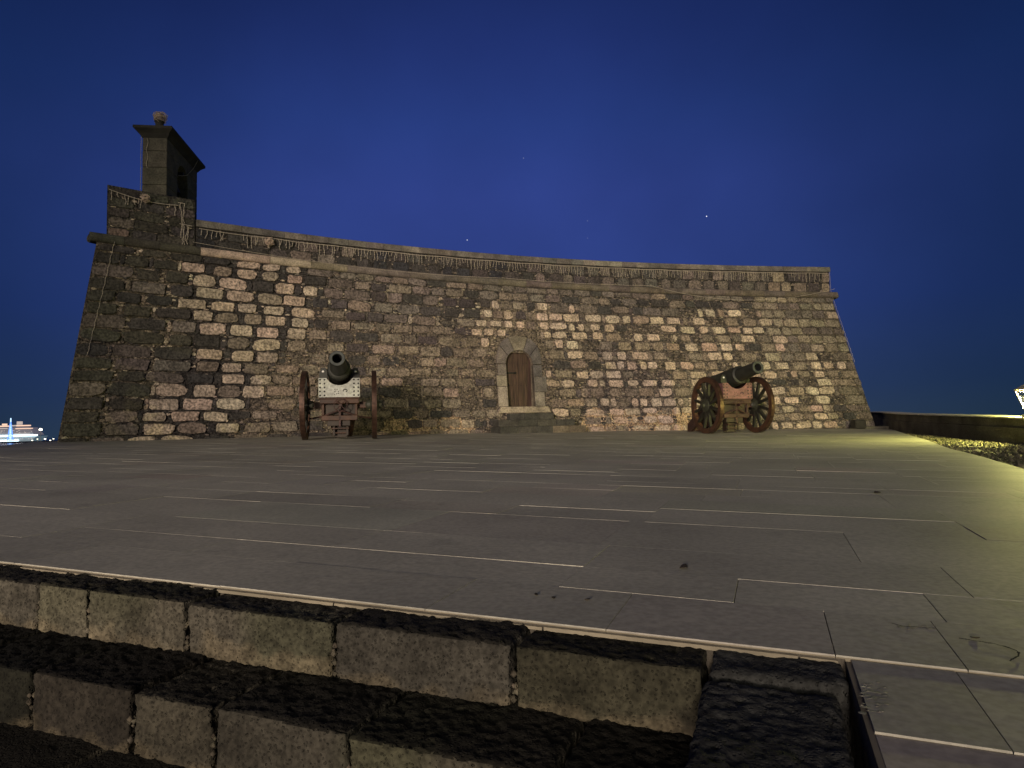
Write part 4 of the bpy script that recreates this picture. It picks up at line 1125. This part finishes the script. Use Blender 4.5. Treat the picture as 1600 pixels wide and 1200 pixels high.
for _ in range(9000):   # dry ground-cover tufts
    y = U_(5, 22); f = R_(); xr = edge_x(EDGE_R, y) + .25; xw = edge_x([(p[0], p[1]) for p in LWP], y) - .45
    if xw < xr: continue
    x = xr + (xw - xr) * f
    if noise.noise(Vector((x * .9, y * .7, 6))) < .02: continue
    z0 = gz(x, y) - .085; h = U_(.01, .035); a = U_(0, 6.3); dx, dy = .018 * math.cos(a), .018 * math.sin(a); lx_, ly_ = U_(-.06, .06), U_(-.06, .06)
    gb.add([(x - dx, y - dy, z0), (x + dx, y + dy, z0), (x + lx_, y + ly_, z0 + h)], [(0, 1, 2)], 'gravel', jit((.065, .07, .032), .3))
tag(gb.build('gravel_and_ground_cover'), 'yellowish gravel and low dry growth between the paving and the low wall', 'gravel', kind='stuff')

# dead leaves and bits on the paving
leaf_pos = [(1.02, 3.35, .02, 'small dark dead leaf on the paving, beyond the right end of the steps'), ]
def gp(u, v):
    d = cam_ray(u, v); n = Vector((NX, NY, NZ)); t_ = -n.dot(Vector((0, 0, CAM_H))) / n.dot(d); p = Vector((0, 0, CAM_H)) + d * t_; return p
for (u, v, s, lab) in ((1068, 888, .035, 'dark curled dead leaf lying alone on the middle of the paving'), (1524, 998, .014, 'tiny dark leaf scrap near the curved crack at the right'),
                       (865, 935, .014, 'leaf scrap near the pale edging, leftmost of the scattered crumbs'), (918, 938, .012, 'leaf scrap right of the scattered crumbs by the edging'), (838, 930, .012, 'flat leaf crumb close to the slab joint by the edging'),
                       (1370, 771, .05, 'dark leaf scrap on the far right paving')):
    p = gp(u, v); b_ = MB(); n = 7
    V = [(s * U_(.7, 1.2) * math.cos(2 * math.pi * k / n), s * .5 * U_(.6, 1.2) * math.sin(2 * math.pi * k / n), .003 + U_(0, s * .25)) for k in range(n)]
    V += [(x * .98, y_ * .98, z - .002) for x, y_, z in V]
    b_.add(V, [tuple(range(n)), tuple(range(n, 2 * n))] + [(k, (k + 1) % n, n + (k + 1) % n, n + k) for k in range(n)], 'leaf'); o = b_.build('dead_leaf'); o.location = p; o.rotation_euler = (0, 0, R_() * 3)
    tag(o, lab, 'leaf', 'dead leaves on the paving')

# ------------------------------------------------------------------ harbour far left
def far(u, v, dist):
    d = cam_ray(u, v); t_ = dist / d.y; return Vector((0, 0, CAM_H)) + d * t_
def farbox(b_, u0, u1, v0, v1, dist, depth, m_):
    p = far(u0, v1, dist); q_ = far(u1, v0, dist); za, zb_ = far(28, v1, dist).z, far(28, v0, dist).z; b_.box(p.x, q_.x, dist, dist + depth, za, zb_, m_)
D = 900.
sp = far(20, 690, D); ship = empty('cruise_ship', (sp.x, D, -3.45)); tag(ship, 'lit white cruise ship moored far away across the water at the left edge', 'ship'); SS = tuple(ship.location)
def hullpt(u, v): return (far(u, v, D).x, far(28, v, D).z)
b_ = MB(); b_.prism([hullpt(-60, 690.5), hullpt(47, 690.5), hullpt(52, 686), hullpt(58, 681.5), hullpt(-60, 681.5)], D, D + 22, 'y', 'ship_hull'); b_.build('hull', ship, shift=SS)
b_ = MB(); b_.prism([hullpt(-60, 680), hullpt(53, 680), hullpt(49, 675), hullpt(46, 671.5), hullpt(-60, 671)], D + 1, D + 20, 'y', 'ship_dark')
b_.prism([hullpt(-60, 670.8), hullpt(46, 671.2), hullpt(43, 668), hullpt(-60, 667)], D + 2, D + 19, 'y', 'ship_dark'); b_.build('superstructure', ship, shift=SS)
b_ = MB(); farbox(b_, -60, 58, 679.3, 681.8, D - 1.5, 1.2, 'deck_white'); farbox(b_, -60, 28, 687.0, 689.5, D - 1.5, 1.2, 'deck_white'); b_.build('deck_lights', ship, shift=SS)
b_ = MB()
for (u0, u1, v0, v1, m_) in ((25, 46, 664.2, 666.2, 'deck_orange'), (-60, 12, 664.5, 666.5, 'deck_orange'), (18, 27, 664, 666, 'cabin_glow'), (24, 49, 669, 670.4, 'deck_orange'), (-60, 10, 668.5, 669.8, 'cabin_glow'), (22, 46, 676.8, 677.6, 'cabin_glow'), (26, 33, 658.5, 663.6, 'cabin_glow'), (3, 9, 661.5, 664.2, 'deck_orange')):
    farbox(b_, u0, u1, v0, v1, D - .2, 3, m_)
for _ in range(70): u = U_(-20, 50); v = random.choice((672.3, 674, 675.6, 684, 685.6)); farbox(b_, u, u + U_(.5, 1.6), v, v + .8, D - .4 if v < 680 else D - .6, .5, 'cabin_glow')
b_.build('cabin_lights', ship, shift=SS)
D2 = 700.
p = far(16, 689, D2); tree = empty('light_cone', (p.x, D2, p.z)); tag(tree, 'tall narrow cone of blue lights on the quay in front of the ship', 'light display'); TS = tuple(tree.location)
ptip = far(15.5, 654, D2); hh = ptip.z - p.z; wr = 4.2 / 1050 * D2
b_ = MB()
for k in range(12):
    a = 2 * math.pi * k / 12; b_.tube([(p.x + wr * math.cos(a), D2 + wr * math.sin(a), p.z), (p.x, D2, p.z + hh)], .16, 'blue_glow', n=4)
for k in range(9): 
    f = k / 9; rr = wr * (1 - f); b_.tube([(p.x + rr * math.cos(a), D2 + rr * math.sin(a), p.z + hh * f) for a in [2 * math.pi * q_ / 12 for q_ in range(13)]], .14, 'blue_glow', n=4, cap=False)
b_.build('light_strands', tree, shift=TS)
b_ = MB(); b_.tube([(p.x, D2, p.z), (p.x, D2, p.z + hh * 1.02)], [wr * .32, wr * .18], 'blue_core', n=8); b_.build('core', tree, shift=TS)
# quay and its flood-lights
b_ = MB(); q0 = far(-80, 691, 650); q1 = far(104, 688.5, 650); b_.box(q0.x - 60, q1.x + 40, 640, 720, -3.4, q1.z, 'quay_dark'); tag(b_.build('quay'), kind='structure')
qz = q1.z
labs = [(64, 671.5, 3.6, 'tall bright floodlight mast on the quay right of the ship'), (51, 688.0, 1.5, 'small quay lamp under the ship bow'), (59, 686.0, 1.3, 'small quay lamp just left of the tall floodlight mast'),
        (71, 685.8, 2.4, 'bright quay lamp just right of the tall floodlight mast'), (79, 688.0, 1.6, 'low quay lamp near the fort corner'), (84, 685.6, 1.5, 'quay lamp closest to the fort corner')]
for (u, v, s, lab) in labs:
    p = far(u, v, 660); r_ = s / 1050 * 660 * .5; root = empty('quay_lamp', (p.x, 660, qz)); tag(root, lab, 'street lamp', 'lamps on the far quay'); RS = tuple(root.location)
    b_ = MB(); b_.tube([(p.x, 660, qz - .5), (p.x, 660, p.z)], .22, 'lamp_metal', n=6); b_.build('mast', root, shift=RS)
    b_ = MB()
    if s > 3:
        for k in range(5): b_.box(p.x - r_ * 1.3 + k * r_ * .55, p.x - r_ * 1.3 + k * r_ * .55 + r_ * .4, 659.2, 660, p.z + (k % 2) * .6 - .6, p.z + .8 + (k % 2) * .6, 'flood_glow')
    else: b_.box(p.x - r_, p.x + r_, 659, 660, p.z - r_ * .6, p.z + r_ * .6, 'flood_glow', bev=r_ * .2)
    b_.build('lamp_head', root, shift=RS)
print('verts', sum(len(o.data.vertices) for o in bpy.data.objects if o.type == 'MESH'))
